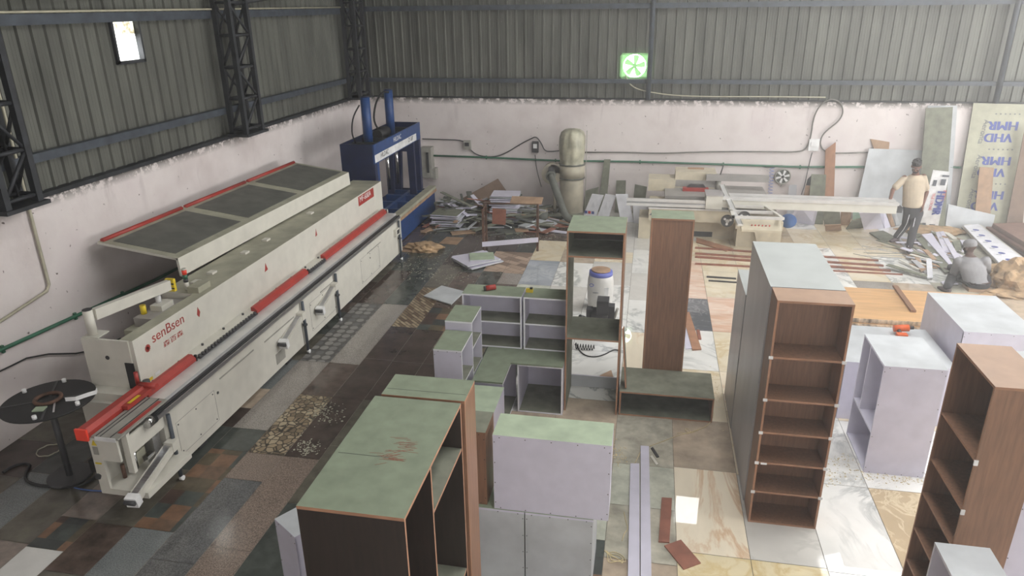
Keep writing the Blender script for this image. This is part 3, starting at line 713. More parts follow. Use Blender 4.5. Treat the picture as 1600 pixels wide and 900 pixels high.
# white cabinet with open left side
cabinet('open_cabinet', 'large white cabinet with divided open left side, right of the brown shelves', 'cabinet', 2.24, 2.78, 6.4, 7.1, 0, 1.17, open_='left', side='white', top='white_dusty', topin='white',
        shelves=(.45,), div=((6.86, .45, 1.15),), screws=(4, 4))
cabinet('low_cabinet', 'low white cabinet hidden behind the divided white one', 'cabinet', 2.2, 3.3, 7.4, 8.4, 0, .7, open_=None, side='white', top='white_dusty')
cabinet('low_cabinet', 'long white cabinet with dusty top in front of the seated worker', 'cabinet', 3.36, 4.1, 7.6, 8.72, 0, 1.05, open_=None, side='white', top='white_dusty', screws=(4, 4))
# the dark pair in the foreground
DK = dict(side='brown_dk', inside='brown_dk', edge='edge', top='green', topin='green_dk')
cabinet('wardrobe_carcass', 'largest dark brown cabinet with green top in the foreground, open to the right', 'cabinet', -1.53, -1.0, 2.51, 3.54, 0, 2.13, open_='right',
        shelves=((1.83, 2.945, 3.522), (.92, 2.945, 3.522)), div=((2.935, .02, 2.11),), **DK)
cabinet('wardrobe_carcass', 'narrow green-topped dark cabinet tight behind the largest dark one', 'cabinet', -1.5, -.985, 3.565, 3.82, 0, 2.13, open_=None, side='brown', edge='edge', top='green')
dark_pair = [o for o in COL.objects if o.name.startswith('wardrobe_carcass')]
mb = MB(); mb.box(-1.51, -1.22, 2.949, 2.952, 2.1301, 2.1306, 'box_dark'); mb.build('joint_line', dark_pair[0])
mb = MB(); mb.box(-1.49, -.995, 3.638, 3.641, 2.1301, 2.1306, 'box_dark'); mb.build('joint_line', dark_pair[1])
mb = MB(); r_ = random.Random(4)
for k in range(46):
    u = k/46; cx_, cy_2 = (-1.19+r_.gauss(0, .025), 3.08+r_.gauss(0, .035)) if k < 22 else (-1.24+r_.gauss(0, .045), 2.95+.12*(u-.7)+r_.gauss(0, .02))
    L = r_.uniform(.012, .05); mb.box(-L, L, -.0012, .0012, 0, .0005, 'maroon', Matrix.Translation((cx_, cy_2, 2.1302+k*1e-6)) @ Matrix.Rotation(r_.gauss(.15, .2), 4, 'Z'))
o = mb.build('scuff_marks', dark_pair[0], 'reddish brown rubbed scuffs'); o['kind'] = 'stuff'
# white slim cabinet leaning out behind the dark one, turned on the floor
t = cabinet('slim_cabinet', 'slim white cabinet turned at an angle left of the dark brown cabinet', 'cabinet', -.135, .135, -.35, .35, 0, 1.0, open_=None, side='white', top='white_dusty', screws=(2, 4))
t.rotation_euler.z = R(-33.5)
a = R(-33.5)
t.location = (-2.41 + .135*math.cos(a) - .35*math.sin(a)*1 , 3.66 + .135*math.sin(a) + .35*math.cos(a), 0)
# stack at the bottom centre
cabinet('white_cabinet', 'wide white cabinet with pale green top lying on two lower white cabinets', 'cabinet', -1.0, -.14, 4.34, 4.64, .748, 1.4, open_=None, side='white', top='green_lt', screws=(5, 4))
cabinet('white_cabinet', 'lower white cabinet on the right under the wide one', 'cabinet', -.762, -.25, 4.335, 4.9, 0, .745, open_=None, side='white_dusty', top='green_lt', screws=(4, 5))
cabinet('white_cabinet', 'lower white cabinet on the left, beside the dark cabinets', 'cabinet', -1.33, -.768, 4.335, 4.9, 0, .745, open_=None, side='white_dusty', top='green_lt', screws=(4, 5))
cabinet('small_cabinet', 'small dark brown box with green top standing on the lower white cabinet', 'cabinet', -1.32, -1.06, 4.37, 4.66, .748, 1.39, open_=None, side='brown', top='green_dk', edge='brown', screws=(2, 4))
# the kitchen group
M['edge_white'] = plain('white_edge_band', (232, 232, 238), .45, var=.02)
WH = dict(side='white', edge='edge_white', inside='white', top='green', topin='green_dk')
cabinet('wall_cabinet', 'wider white two-shelf open cabinet standing on the green counter', 'cabinet', -1.99, -1.305, 7.28, 7.58, .625, 1.27, shelves=(.95,), **WH)
cabinet('wall_cabinet', 'narrower white two-shelf open cabinet on the counter beside the brown frame', 'cabinet', -1.285, -.79, 7.28, 7.58, .625, 1.27, shelves=(.95,), **WH)
cabinet('base_cabinet', 'square white open base cabinet under the green counter', 'cabinet', -1.3, -.79, 6.95, 7.58, 0, .6, **WH)
cabinet('base_cabinet', 'white base cabinet leg of the L-shaped green counter, open to the right', 'cabinet', -1.69, -1.37, 6.5, 7.26, 0, .6, open_='right', **WH)
mb = MB(); mb.prism([(-1.7, 6.48), (-1.37, 6.48), (-1.37, 6.94), (-.79, 6.94), (-.79, 7.6), (-1.7, 7.6)], .601, .62, 2, 'green')
single(mb, 'counter_top', 'L-shaped green counter board over the white base cabinets', 'counter top')
cabinet('base_cabinet', 'pale green topped white base cabinet in front of the counter leg', 'cabinet', -1.67, -1.35, 5.85, 6.46, 0, .58, open_=None, side='white', top='green_lt')
cabinet('end_cabinet', 'taller white cabinet with green top and open right side, left of the counter', 'cabinet', -1.93, -1.72, 6.56, 6.97, 0, 1.27, open_='right', shelves=(.45, .86), **WH) if False else \
cabinet('end_cabinet', 'rear one of the two stepped white cabinets left of the counter', 'cabinet', -2.0, -1.71, 6.6, 7.03, 0, 1.235, open_='right', shelves=(.62, .93), **WH)
cabinet('end_cabinet', 'front one of the two stepped white cabinets, with screws in its end', 'cabinet', -1.99, -1.7, 6.12, 6.58, 0, 1.14, open_='right', shelves=(.35, .75), screws=(3, 3), **WH)
# tall open frame unit
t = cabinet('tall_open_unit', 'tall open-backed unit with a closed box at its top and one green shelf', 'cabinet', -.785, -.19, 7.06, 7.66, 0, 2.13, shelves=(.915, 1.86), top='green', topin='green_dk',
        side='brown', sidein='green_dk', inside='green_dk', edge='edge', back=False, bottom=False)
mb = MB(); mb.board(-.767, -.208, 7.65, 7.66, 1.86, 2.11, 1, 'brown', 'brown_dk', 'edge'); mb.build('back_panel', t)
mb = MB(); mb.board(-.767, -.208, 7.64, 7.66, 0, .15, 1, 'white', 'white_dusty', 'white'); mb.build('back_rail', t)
# brown panel cabinet showing its back
t = thing('tall_cabinet', 'tall slim cabinet showing a smooth brown back inset in its frame', 'cabinet', (.3, 7.85, 0))
mb = MB(); mb.board(.065, .525, 7.66, 8.0, 2.112, 2.13, 2, 'green', 'brown', 'edge'); mb.build('top_panel', t)
for x in (.066, .507): mb = MB(); mb.board(x, x+.018, 7.661, 7.999, .018, 2.111, 0, 'brown', 'brown', 'edge'); mb.build('side_panel', t)
mb = MB(); mb.board(.0845, .5065, 7.672, 7.680, .02, 2.111, 1, 'brown', 'brown', 'edge'); mb.build('back_panel', t)
mb = MB(); mb.board(.066, .525, 7.662, 7.999, 0, .018, 2, 'green_dk', 'brown', 'edge'); mb.build('bottom_panel', t)
# low wide box in front of it
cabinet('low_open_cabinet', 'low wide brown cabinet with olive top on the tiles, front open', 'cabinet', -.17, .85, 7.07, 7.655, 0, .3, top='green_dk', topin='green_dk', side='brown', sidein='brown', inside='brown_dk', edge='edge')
# leaning narrow frame on its left end
mb = MB()
p0, p1 = Vector((-.115, 7.12, .302)), Vector((-.165, 7.42, .98))
mb.board(-.012, .006, -.09, .09, 0, .66, 0, 'green_dk', 'brown', 'edge')
bmesh.ops.transform(mb.bm, matrix=Matrix.Translation((-.10, 7.2, .302)) @ Euler((R(-14), R(-6), 0)).to_matrix().to_4x4(), verts=mb.bm.verts[:])
single(mb, 'narrow_board', 'narrow brown edged board leaning upright on the low olive cabinet', 'board')
# things on the counters
t = thing('glue_can', 'small red can lying on the wider open cabinet top', 'can', (-1.7, 7.44, 1.27))
mb = MB(); mb.cyl((-1.74, 7.40, 1.301), (-1.64, 7.46, 1.301), .03, 'red', seg=18); mb.build('can_body', t)
mb = MB(); mb.cyl((-1.755, 7.391, 1.301), (-1.742, 7.399, 1.301), .027, 'box_dark', seg=18); mb.build('lid', t)
t = thing('tape_measure', 'small yellow tape measure lying on the open cabinet beside the brown frame', 'tool', (-1.27, 7.46, 1.27))
mb = MB(); mb.box(-1.28, -1.2, 7.42, 7.46, 1.271, 1.31, 'yellow'); mb.build('case', t)
mb = MB(); mb.box(-1.235, -1.205, 7.425, 7.455, 1.311, 1.328, 'box_dark'); mb.build('clip', t)

# laminate stack and its stick
t0 = None
for i in range(7):
    z = .026*i + .002
    mb = MB(); mb.board(2.72+.01*(i % 3), 5.16-.012*(i % 2), 9.87+.012*((i*2) % 3), 11.09, z, z+.022, 2, 'orange_lam', 'ply_edge', 'ply_edge')
    tag(recentre(mb.build('laminate_sheet')), 'orange wood sheet, '+['top', 'second from top', 'third from top', 'fourth from top', 'fifth from top', 'sixth from top', 'bottom'][6-i]+', in the low stack behind the white cabinets', 'sheet', 'orange laminate sheets in the low stack')
mb = MB(); a = Vector((3.8, 11.15, .2)); 
mb.box(-.035, .035, -.5, .5, 0, .03, 'brown', Matrix.Translation((3.82, 10.7, .185)) @ Euler((0, 0, R(-2))).to_matrix().to_4x4())
single(mb, 'wood_strip', 'brown strip lying across the orange laminate sheets', 'strip')

# ================================================================== EDGE BANDING MACHINE
eb = thing('edge_banding_machine', 'long white edge banding machine with red rails and raised hood along the left wall', 'machine', (-4.9, 8.5, 0))
def part(nm, fn, parent=eb, label=None):
    mb = MB(); fn(mb); return mb.build(nm, parent, label)
XF = -4.36     # front face of the lower body
def f(mb):
    mb.box(-5.3, XF, 5.2, 11.95, .12, .76, 'cream')
    mb.box(-5.25, -4.6, 5.25, 11.9, .76, .84, 'cream')
lower = part('lower_body', f)
for (y0, y1, z0, z1) in ((5.27, 5.92, .2, .56), (8.2, 9.0, .2, .6), (10.0, 10.8, .2, .6)):
    def f(mb):
        for a in ((y0, y1, z0, z0+.004), (y0, y1, z1, z1+.004), (y0, y0+.004, z0, z1), (y1, y1+.004, z0, z1)): mb.box(XF, XF+.002, *a, 'saw_grey')
        for y in (y0+.03, (y0+y1)/2, y1-.03):
            for z in (z0+.03, z1-.03): mb.cyl((XF, y, z), (XF+.004, y, z), .008, 'box_dark', seg=8)
    part('access_door', f)
for (y0, y1, z) in ((6.05, 6.75, .62), (7.0, 7.75, .60), (8.55, 9.1, .62), (10.3, 10.9, .6)): part('slot_cover', lambda mb: mb.box(XF, XF+.006, y0, y1, z, z+.016, 'box_grey'))
def f(mb):
    mb.box(XF, XF+.005, 7.2, 7.42, .2, .34, 'box_grey')
part('cover_plate', f)
part('round_plug', lambda mb: mb.cyl((XF, 5.98, .5), (XF+.006, 5.98, .5), .016, 'box_dark', seg=10))
part('round_plug', lambda mb: mb.cyl((XF, 10.4, .5), (XF+.006, 10.4, .5), .012, 'box_dark', seg=10))
for y in (5.72, 7.65, 9.7, 11.6):
    def f(mb, y=y):
        mb.box(-4.62, -4.44, y-.11, y+.11, .05, .12, 'cream'); mb.box(-4.55, -4.45, y-.07, y+.07, 0, .05, 'box_dark')
    part('foot', f)
# hood
def f(mb):
    mb.board(-4.79, -4.75, 5.4, 12.15, .78, 1.352, 2, 'cream_dusty', 'cream', 'cream')
    mb.board(-5.29, -4.7905, 6.6, 12.149, 1.0, 1.351, 2, 'cream_dusty', 'cream', 'cream')
    mb.box(-4.90, -4.791, 5.412, 6.599, 1.335, 1.351, 'cream_dusty')
    mb.box(-5.29, -4.79, 11.9, 12.14, .84, 1.0, 'cream')
part('hood', f)
def f(mb): mb.box(-5.3, -4.792, 5.385, 5.41, .55, 1.35, 'cream'); mb.cyl((-5.05, 5.386, 1.16), (-5.05, 5.38, 1.16), .022, 'box_dark', seg=12)
end = part('end_plate', f)
def f(mb): mb.box(-4.87, -4.775, 5.376, 5.384, .78, 1.12, 'black')
part('infeed_slot', f)
def f(mb):
    mb.box(-4.97, -4.83, 6.62, 6.85, 1.352, 1.42, 'cream_dusty'); mb.box(-5.26, -4.85, 5.9, 6.6, 1.12, 1.20, 'cream_dusty'); mb.box(-5.2, -4.95, 6.0, 6.55, 1.2, 1.3, 'saw_grey')
part('motor_cover', f)
def f(mb):
    for y in (6.92, 7.24, 7.99, 8.54, 9.9):
        mb.box(-5.1, -5.02, y-.05, y+.05, 1.351, 1.375, 'cream')
part('hinge_block', f)
# tilted hood lid with three inset panels
def lidpt(u, v):   # u along y 0..1, v from front (0) to wall side (1)
    y = 7.03+u*(11.7-7.03); xf = -5.32+.16*u; return Vector((xf-1.03*v, y, 1.60+.15*v))
def f(mb):
    poly = []
    fr = [lidpt(0, 0), lidpt(1, 0), lidpt(1, 1), lidpt(0, 1)]
    top = [mb.bm.verts.new(p) for p in fr]; bot = [mb.bm.verts.new(p-Vector((0, 0, .03))) for p in fr]
    i = mb.mi('cream_dusty'); fs = [mb.bm.faces.new(top), mb.bm.faces.new(bot[::-1])]
    for k in range(4): fs.append(mb.bm.faces.new((top[k], bot[k], bot[(k+1) % 4], top[(k+1) % 4])))
    for q in fs: q.material_index = i
    j = mb.mi('cream'); fs[2].material_index = j; fs[5].material_index = j
    bmesh.ops.recalc_face_normals(mb.bm, faces=fs)
lid = part('hood_lid', f)
for k in range(3):
    def f(mb, k=k):
        u0, u1 = k/3+.022, (k+1)/3-.018
        q = [lidpt(u0, .1), lidpt(u1, .1), lidpt(u1, .88), lidpt(u0, .88)]
        a = [mb.bm.verts.new(p+Vector((0, 0, .004))) for p in q]; b2 = [mb.bm.verts.new(p+Vector((0, 0, -.001))) for p in q]
        fs = [mb.bm.faces.new(a), mb.bm.faces.new(b2[::-1])]+[mb.bm.faces.new((a[i], b2[i], b2[(i+1) % 4], a[(i+1) % 4])) for i in range(4)]
        for x in fs: x.material_index = mb.mi('mesh_grey')
        bmesh.ops.recalc_face_normals(mb.bm, faces=fs)
    part('inset_panel', f, lid, 'dark grey inset panel')
def f(mb):
    for k in range(3):
        a, b2 = lidpt(k/3+.008, .965), lidpt((k+1)/3-.008, .965)
        mb.tube([a+Vector((0, 0, .012)), b2+Vector((0, 0, .012))], .028, 'red', seg=6)
part('red_strip', f, lid, 'red strip along the far edge')
def f(mb):
    a, b2 = lidpt(0, 0), lidpt(1, 0)
    for s0, s1 in ((0, 1),):
        q = [a+Vector((.0, 0, 0)), b2+Vector((0, 0, 0)), b2+Vector((.01, 0, -.215)), a+Vector((.01, 0, -.225))]
        A = [mb.bm.verts.new(p) for p in q]; B = [mb.bm.verts.new(p+Vector((-.03, 0, 0))) for p in q]
        fs = [mb.bm.faces.new(A), mb.bm.faces.new(B[::-1])]+[mb.bm.faces.new((A[i], B[i], B[(i+1) % 4], A[(i+1) % 4])) for i in range(4)]
        for x in fs: x.material_index = mb.mi('cream')
        bmesh.ops.recalc_face_normals(mb.bm, faces=fs)
part('lid_front_strip', f)
# pressure beam, rail and covers
def f(mb):
    mb.box(-4.75, -4.62, 5.25, 12.05, .80, .86, 'cream')
    mb.box(-4.62, -4.42, 5.0, 11.9, .79, .83, 'alu_white')
    mb.box(-4.42, XF+.04, 4.95, 11.85, .76, .80, 'alu')
part('conveyor_bed', f)
def f(mb):
    mb.cyl((XF+.03, 4.92, .82), (XF+.03, 11.8, .82), .012, 'black', seg=10); mb.box(XF-.03, XF+.0, 4.95, 11.8, .80, .818, 'box_dark')
part('round_rail', f, label='dark round rail')
def f(mb): mb.cyl((XF+.03, 4.86, .815), (XF+.03, 4.93, .815), .05, 'chrome', seg=16); mb.cyl((XF+.03, 4.88, .80), (XF+.03, 4.98, .80), .042, 'black', seg=16)
part('rail_end', f)
for y0, y1 in ((5.26, 6.03), (7.3, 8.7), (9.28, 11.86)):
    def f(mb, y0=y0, y1=y1): mb.prism([(-4.66, .835), (-4.58, .835), (-4.58, .87), (-4.62, .91), (-4.66, .91)], y0, y1, 1, 'red'); mb.box(-4.60, -4.575, y1, y1+.02, .80, .90, 'black')
    part('red_cover', f, label='red cover strip')
for ya, yb_ in ((6.1, 7.28), (8.75, 9.25)):
    def f(mb):
        y = ya
        mb.box(-4.6, -4.56, ya-.02, yb_, .838, .85, 'box_dark')
        while y < yb_: mb.cyl((-4.58, y, .84), (-4.58, y, .875), .02, 'box_dark', seg=8); y += .06
    part('roller_chain', f)
def f(mb):
    y = 5.5
    while y < 12: mb.cyl((-4.70, y, .86), (-4.70, y, .88), .014, 'box_dark', seg=8); y += .42
part('bolt_row', f)
# infeed end
def f(mb):
    mb.box(-4.60, -4.34, 4.52, 5.2, .855, .875, 'box_grey')
    for x in (-4.56, -4.52, -4.42): mb.box(x, x+.008, 4.53, 5.19, .875, .879, 'box_dark')
    mb.box(-4.40, -4.36, 4.6, 5.15, .876, .88, 'red')
    mb.box(-4.56, -4.36, 4.512, 4.52, .84, .876, 'label_white')
part('infeed_table', f)
def f(mb): mb.prism([(-4.72, .85), (-4.62, .85), (-4.62, .90), (-4.65, .935), (-4.72, .935)], 4.52, 5.37, 1, 'red')
part('red_fence', f, label='long red fence at the infeed end')
def f(mb): mb.box(-4.735, -4.62, 4.5, 4.52, .83, .94, 'red_bright')
part('fence_cap', f, label='bright red end cap')
def f(mb):
    mb.cyl((-4.70, 5.32, .93), (-4.52, 5.32, .93), .03, 'red', seg=12); mb.box(-4.62, -4.56, 4.95, 5.3, .88, .92, 'red'); mb.box(-4.60, -4.57, 5.0, 5.15, .921, .924, 'yellow')
    mb.cyl((-4.74, 5.34, .92), (-4.74, 5.34, 1.05), .02, 'red', seg=10); mb.cyl((-4.66, 5.36, .90), (-4.66, 5.36, .96), .035, 'box_dark', seg=12)
part('infeed_clamp', f, label='red clamp with yellow plate')
def f(mb):
    mb.box(-4.68, -4.655, 4.56, 5.2, .30, .85, 'cream'); mb.box(-4.68, -4.40, 4.56, 4.585, .60, .85, 'cream'); mb.box(-4.68, -4.58, 4.56, 4.585, .30, .60, 'cream')
    mb.box(-4.68, -4.2, 4.56, 5.2, .24, .30, 'cream'); mb.box(-4.68, -4.4, 5.15, 5.2, .30, .85, 'cream')
    mb.box(-4.40, -4.34, 4.62, 4.66, .45, .86, 'cream'); mb.box(-4.38, XF, 4.66, 5.2, .62, .80, 'cream')
part('infeed_frame', f)
def f(mb):
    mb.box(-4.58, -4.48, 4.8, 4.95, .36, .5, 'cream_dusty'); mb.cyl((-4.46, 4.78, .38), (-4.46, 4.78, .55), .022, 'chrome', seg=10); mb.cyl((-4.55, 4.72, .31), (-4.55, 4.72, .45), .018, 'rust', seg=10)
    mb.box(-4.44, -4.38, 4.85, 4.95, .40, .46, 'chrome'); mb.box(-4.52, -4.42, 5.0, 5.1, .34, .6, 'alu')
part('glue_unit', f)
def f(mb):
    mb.prism([(-4.65, .755), (-4.60, .755), (-4.625, .81)], 4.553, 4.557, 1, 'yellow'); mb.box(-4.65, -4.60, 4.553, 4.557, .66, .74, 'box_grey'); mb.box(-4.66, -4.60, 4.553, 4.557, .56, .575, 'yellow')
part('warning_sticker', f, label='yellow warning stickers')
def f(mb): mb.box(-4.84, -4.72, 4.66, 4.84, .38, .5, 'black'); mb.cyl((-4.7, 4.62, .44), (-4.66, 4.55, .42), .03, 'box_dark', seg=10)
part('socket_plug', f)
# swing arms with steel legs
for (yy, zf) in ((5.15, 0), (7.95, 0), (9.0, 0), (11.75, 0)):
    X0 = XF+.035
    def f(mb, yy=yy): mb.cyl((X0, yy, .03), (X0, yy, .74), .02, 'steel_blue', seg=10); mb.cyl((X0, yy, .40), (X0, yy, .42), .034, 'box_dark', seg=12)
    lg = part('support_leg', f)
    def f(mb, yy=yy): mb.cyl((X0-.01, yy, .025), (X0+.025, yy, .025), .025, 'label_white', seg=14)
    mb = MB(); f(mb); mb.build('wheel', lg)
for (y0, y1, z) in ((4.45, 5.1, .30), (7.3, 7.85, .45), (8.35, 8.9, .45)):
    def f(mb, y0=y0, y1=y1, z=z):
        a, b2 = Vector((XF+.09 if y0 < 5 else XF+.07, y0, z)), Vector((XF+.03, y1, z+.12))
        d = (b2-a); L = d.length; q = Matrix.Translation((a+b2)/2) @ d.to_track_quat('Y', 'Z').to_matrix().to_4x4()
        mb.box(-.05, .05, -L/2, L/2, -.035, .03, 'cream', q); mb.box(-.03, .03, -L/2, L/2, .03, .036, 'alu', q)
        mb.box(-.055, .055, -L/2-.03, -L/2+.04, -.06, .045, 'label_white', q); mb.cyl(a+Vector((-.05, -.04, .0)), a+Vector((.05, -.04, 0)), .022, 'box_dark', seg=10)
        mb.box(XF, XF+.09, y1-.04, y1+.06, z+.08, z+.18, 'cream')
    part('swing_arm', f)
def f(mb):
    mb.box(XF, XF+.05, 11.55, 11.75, .5, .62, 'cream'); mb.box(XF+.05, XF+.055, 11.6, 11.7, .53, .6, 'box_dark')
part('end_bracket', f)
# swivel arm of the control panel
def f(mb): mb.cyl((-5.22, 5.46, 1.352), (-5.22, 5.46, 1.62), .045, 'cream', seg=18); mb.cyl((-5.22, 5.46, 1.62), (-5.22, 5.46, 1.626), .045, 'box_dark', seg=18); mb.box(-5.29, -5.12, 5.40, 5.56, 1.352, 1.362, 'cream')
part('swivel_post', f)
def f(mb):
    a, b2 = Vector((-5.19, 5.5, 1.56)), Vector((-5.03, 6.42, 1.52)); d = b2-a; q = Matrix.Translation((a+b2)/2) @ d.to_track_quat('Y', 'Z').to_matrix().to_4x4()
    mb.box(-.03, .03, -d.length/2, d.length/2, -.055, .055, 'cream', q)
arm = part('swivel_arm', f)
def f(mb):
    mb.box(-5.08, -4.98, 6.43, 6.47, 1.44, 1.58, 'yellow')
    for z in (1.47, 1.52): mb.box(-5.082, -4.978, 6.428, 6.432, z, z+.015, 'black')
mb = MB(); f(mb); mb.build('hazard_cap', arm, 'yellow and black striped cap')
def f(mb): mb.box(-5.14, -5.0, 6.2, 6.4, 1.305, 1.36, 'cream'); mb.cyl((-5.1, 6.3, 1.36), (-5.1, 6.3, 1.47), .03, 'label_white'); mb.box(-5.14, -5.0, 6.2, 6.4, 1.2, 1.305, 'cream')
part('arm_base', f)
part('yellow_knob', lambda mb: mb.cyl((-5.16, 6.12, 1.301), (-5.16, 6.12, 1.40), .03, 'yellow'))
def f(mb):
    for z0, z1, m in ((1.352, 1.44, 'cream'), (1.44, 1.48, 'box_dark'), (1.48, 1.53, 'green_pipe'), (1.53, 1.585, 'red_bright'), (1.585, 1.60, 'cream')): mb.cyl((-5.04, 6.72, z0), (-5.04, 6.72, z1), .027, m, seg=16)
part('signal_lamp', f, label='red and green signal lamp')
# lettering and markings
def text(body, parent, size, mat, matrix, name='lettering', ext=.0008, align='LEFT', shear=0, bold=0):
    c = bpy.data.curves.new(name, 'FONT'); c.body = body; c.size = size; c.extrude = ext; c.align_x = align; c.align_y = 'BOTTOM'; c.shear = shear
    tmp = bpy.data.objects.new('tmp', c); COL.objects.link(tmp); bpy.context.view_layer.update()
    me = bpy.data.meshes.new_from_object(tmp.evaluated_get(bpy.context.evaluated_depsgraph_get())); bpy.data.objects.remove(tmp); bpy.data.curves.remove(c)
    if bold:
        bm = bmesh.new()
        for k in (-1, 0, 1):
            t_ = me.copy(); t_.transform(Matrix.Translation((k*bold, k*.0, .0002*(k+1)))); bm.from_mesh(t_); bpy.data.meshes.remove(t_)
        bm.to_mesh(me); bm.free()
    me.transform(matrix); me.materials.clear(); me.materials.append(M[mat])
    o = bpy.data.objects.new(name, me); COL.objects.link(o); me.name = name
    if parent is not None: o.parent = parent; o.matrix_parent_inverse = Matrix.Translation(-parent.location)
    return o
def face_px(x, y, z, rot=0, sx=1):      # text on a +x facing plane, reading towards +y
    return Matrix.Translation((x, y, z)) @ Matrix(((0, 0, 1, 0), (1, 0, 0, 0), (0, 1, 0, 0), (0, 0, 0, 1))) @ Matrix.Rotation(rot, 4, 'Z') @ Matrix.Diagonal((sx, 1, 1, 1))
def face_ny(x, y, z, rot=0, sx=1):      # text on a -y facing plane, reading towards +x
    return Matrix.Translation((x, y, z)) @ Matrix(((1, 0, 0, 0), (0, 0, -1, 0), (0, 1, 0, 0), (0, 0, 0, 1))) @ Matrix.Rotation(rot, 4, 'Z') @ Matrix.Diagonal((sx, 1, 1, 1))
text('senBsen', eb, .15, 'red', face_px(-4.749, 5.66, 1.175, 0, 1.08))
text('\u68ee\u767e\u68ee', eb, .07, 'red', face_px(-4.749, 5.80, 1.075, 0, 1.6))
def f(mb):
    for k in range(6):
        a = k*math.pi/6
        mb.box(-.001, .001, -.04, .04, -.006, .006, 'red', Matrix.Translation((-4.749, 5.58, 1.19)) @ Euler((a, 0, 0)).to_matrix().to_4x4())
part('maker_mark', f)
def f(mb):
    mb.prism([(-.03, -.02), (0, .06), (.03, -.01), (0, -.06)], -4.751, -4.748, 0, 'red', Matrix.Translation((0, 6.44, 1.21)))
    mb.prism([(-.04, -.05), (0, .06), (.04, -.04)], -4.751, -4.748, 0, 'red', Matrix.Translation((0, 7.92, 1.2)))
    mb.prism([(-.02, -.05), (.02, .06), (.04, -.04)], -4.751, -4.748, 0, 'red', Matrix.Translation((0, 9.39, 1.21)))
part('red_mark', f, label='worn red diamond marks')
def f(mb): mb.box(-4.752, -4.748, 11.05, 11.75, 1.17, 1.33, 'red')
mp_ = part('model_plate', f, label='red model plate')
text('MF-600A', mp_, .13, 'label_white', face_px(-4.7465, 11.1, 1.2, 0, 1.05))
def f(mb): mb.box(-4.751, -4.747, 5.47, 5.56, .86, .89, 'yellow'); mb.box(-4.751, -4.747, 5.6, 5.68, .87, .90, 'label_white')
part('warning_sticker', f)

# edge tape reel beside the machine
rl = thing('edge_tape_reel', 'large black turntable reel holding edge tape at the end of the machine', 'reel', (-5.45, 5.02, 0))
RC = Vector((-5.45, 5.0, .86))
mb = MB(); mb.cyl(RC, RC+Vector((0, 0, .014)), .40, 'black', seg=48)
for a in (.5, 2.1, 3.7, 5.3): mb.box(.05, .39, -.01, .01, .014, .018, 'box_dark', Matrix.Translation(RC) @ Matrix.Rotation(a, 4, 'Z'))
mb.build('turntable', rl)
mb = MB(); n = 32; mb.tube([RC+Vector((.11*math.cos(k*2*math.pi/n), .11*math.sin(k*2*math.pi/n), .03)) for k in range(n)], .018, 'rust', closed=True); mb.build('core_ring', rl)
mb = MB(); mb.box(-.05, .05, -.04, .04, .015, .026, 'green_lt', Matrix.Translation(RC+Vector((.06, -.17, 0))) @ Matrix.Rotation(.3, 4, 'Z')); mb.build('tape_core', rl)
mb = MB(); mb.box(-.1, .1, -.008, .008, .02, .024, 'alu', Matrix.Translation(RC+Vector((.17, -.12, 0))) @ Matrix.Rotation(-.9, 4, 'Z')); mb.build('guide_bar', rl)
for a in (-.1, -1.15, 2.9, 1.9):
    mb = MB(); p = RC+Vector((.35*math.cos(a), .35*math.sin(a), .014)); mb.cyl(p, p+Vector((0, 0, .035)), .02, 'label_white', seg=12); mb.build('roller', rl)
mb = MB(); mb.cyl(RC-Vector((0, 0, .86)), RC, .03, 'box_dark'); mb.cyl((RC.x, RC.y, 0), (RC.x, RC.y, .03), .2, 'box_dark', seg=24); mb.build('stand', rl)
mb = MB(); pts = [RC+Vector(p) for p in ((.24, -.05, .05), (.33, -.02, .05), (.40, .05, .06), (.43, .12, .05), (.40, .17, .05))]
for i in range(len(pts)-1):
    a, b2 = pts[i], pts[i+1]; v = [mb.bm.verts.new(p) for p in (a, b2, b2+Vector((0, 0, .04)), a+Vector((0, 0, .04)))]; q = mb.bm.faces.new(v); q.material_index = mb.mi('label_white')
sol = mb.build('edge_tape', rl); md = sol.modifiers.new('s', 'SOLIDIFY'); md.thickness = .003
# cables and ring on the floor under the reel
def floorcable(name, label, pxs, r, m, z=None, cat='cable', sm=2):
    mb = MB(); mb.tube([F(x, y, (z or r)+.001) for x, y in pxs], r, m, smoothpts=sm); return single(mb, name, label, cat)
floorcable('air_hose', 'blue air hose curving over the dark tiles from the machine end', [(212, 745), (205, 753), (190, 763), (170, 767), (150, 767), (130, 765), (112, 761), (98, 752), (92, 742)], .007, plain('blue_air_hose', (70, 100, 160), .4), cat='hose')
floorcable('power_cable', 'thick black cable coiled on the floor in front of the edge banding machine', [(160, 712), (158, 735), (140, 754), (110, 762), (80, 760), (55, 758), (38, 750), (42, 735), (48, 727), (40, 724), (20, 728), (5, 738)], .014, 'black')
mb = MB(); c = F(76, 704, .01); mb.tube([c+Vector((.11*math.cos(k*.3), .11*math.sin(k*.3), .004*(k % 3))) for k in range(60)], .006, 'white_pipe'); single(mb, 'wire_ring', 'pale ring of wire lying on the floor below the tape reel', 'wire')

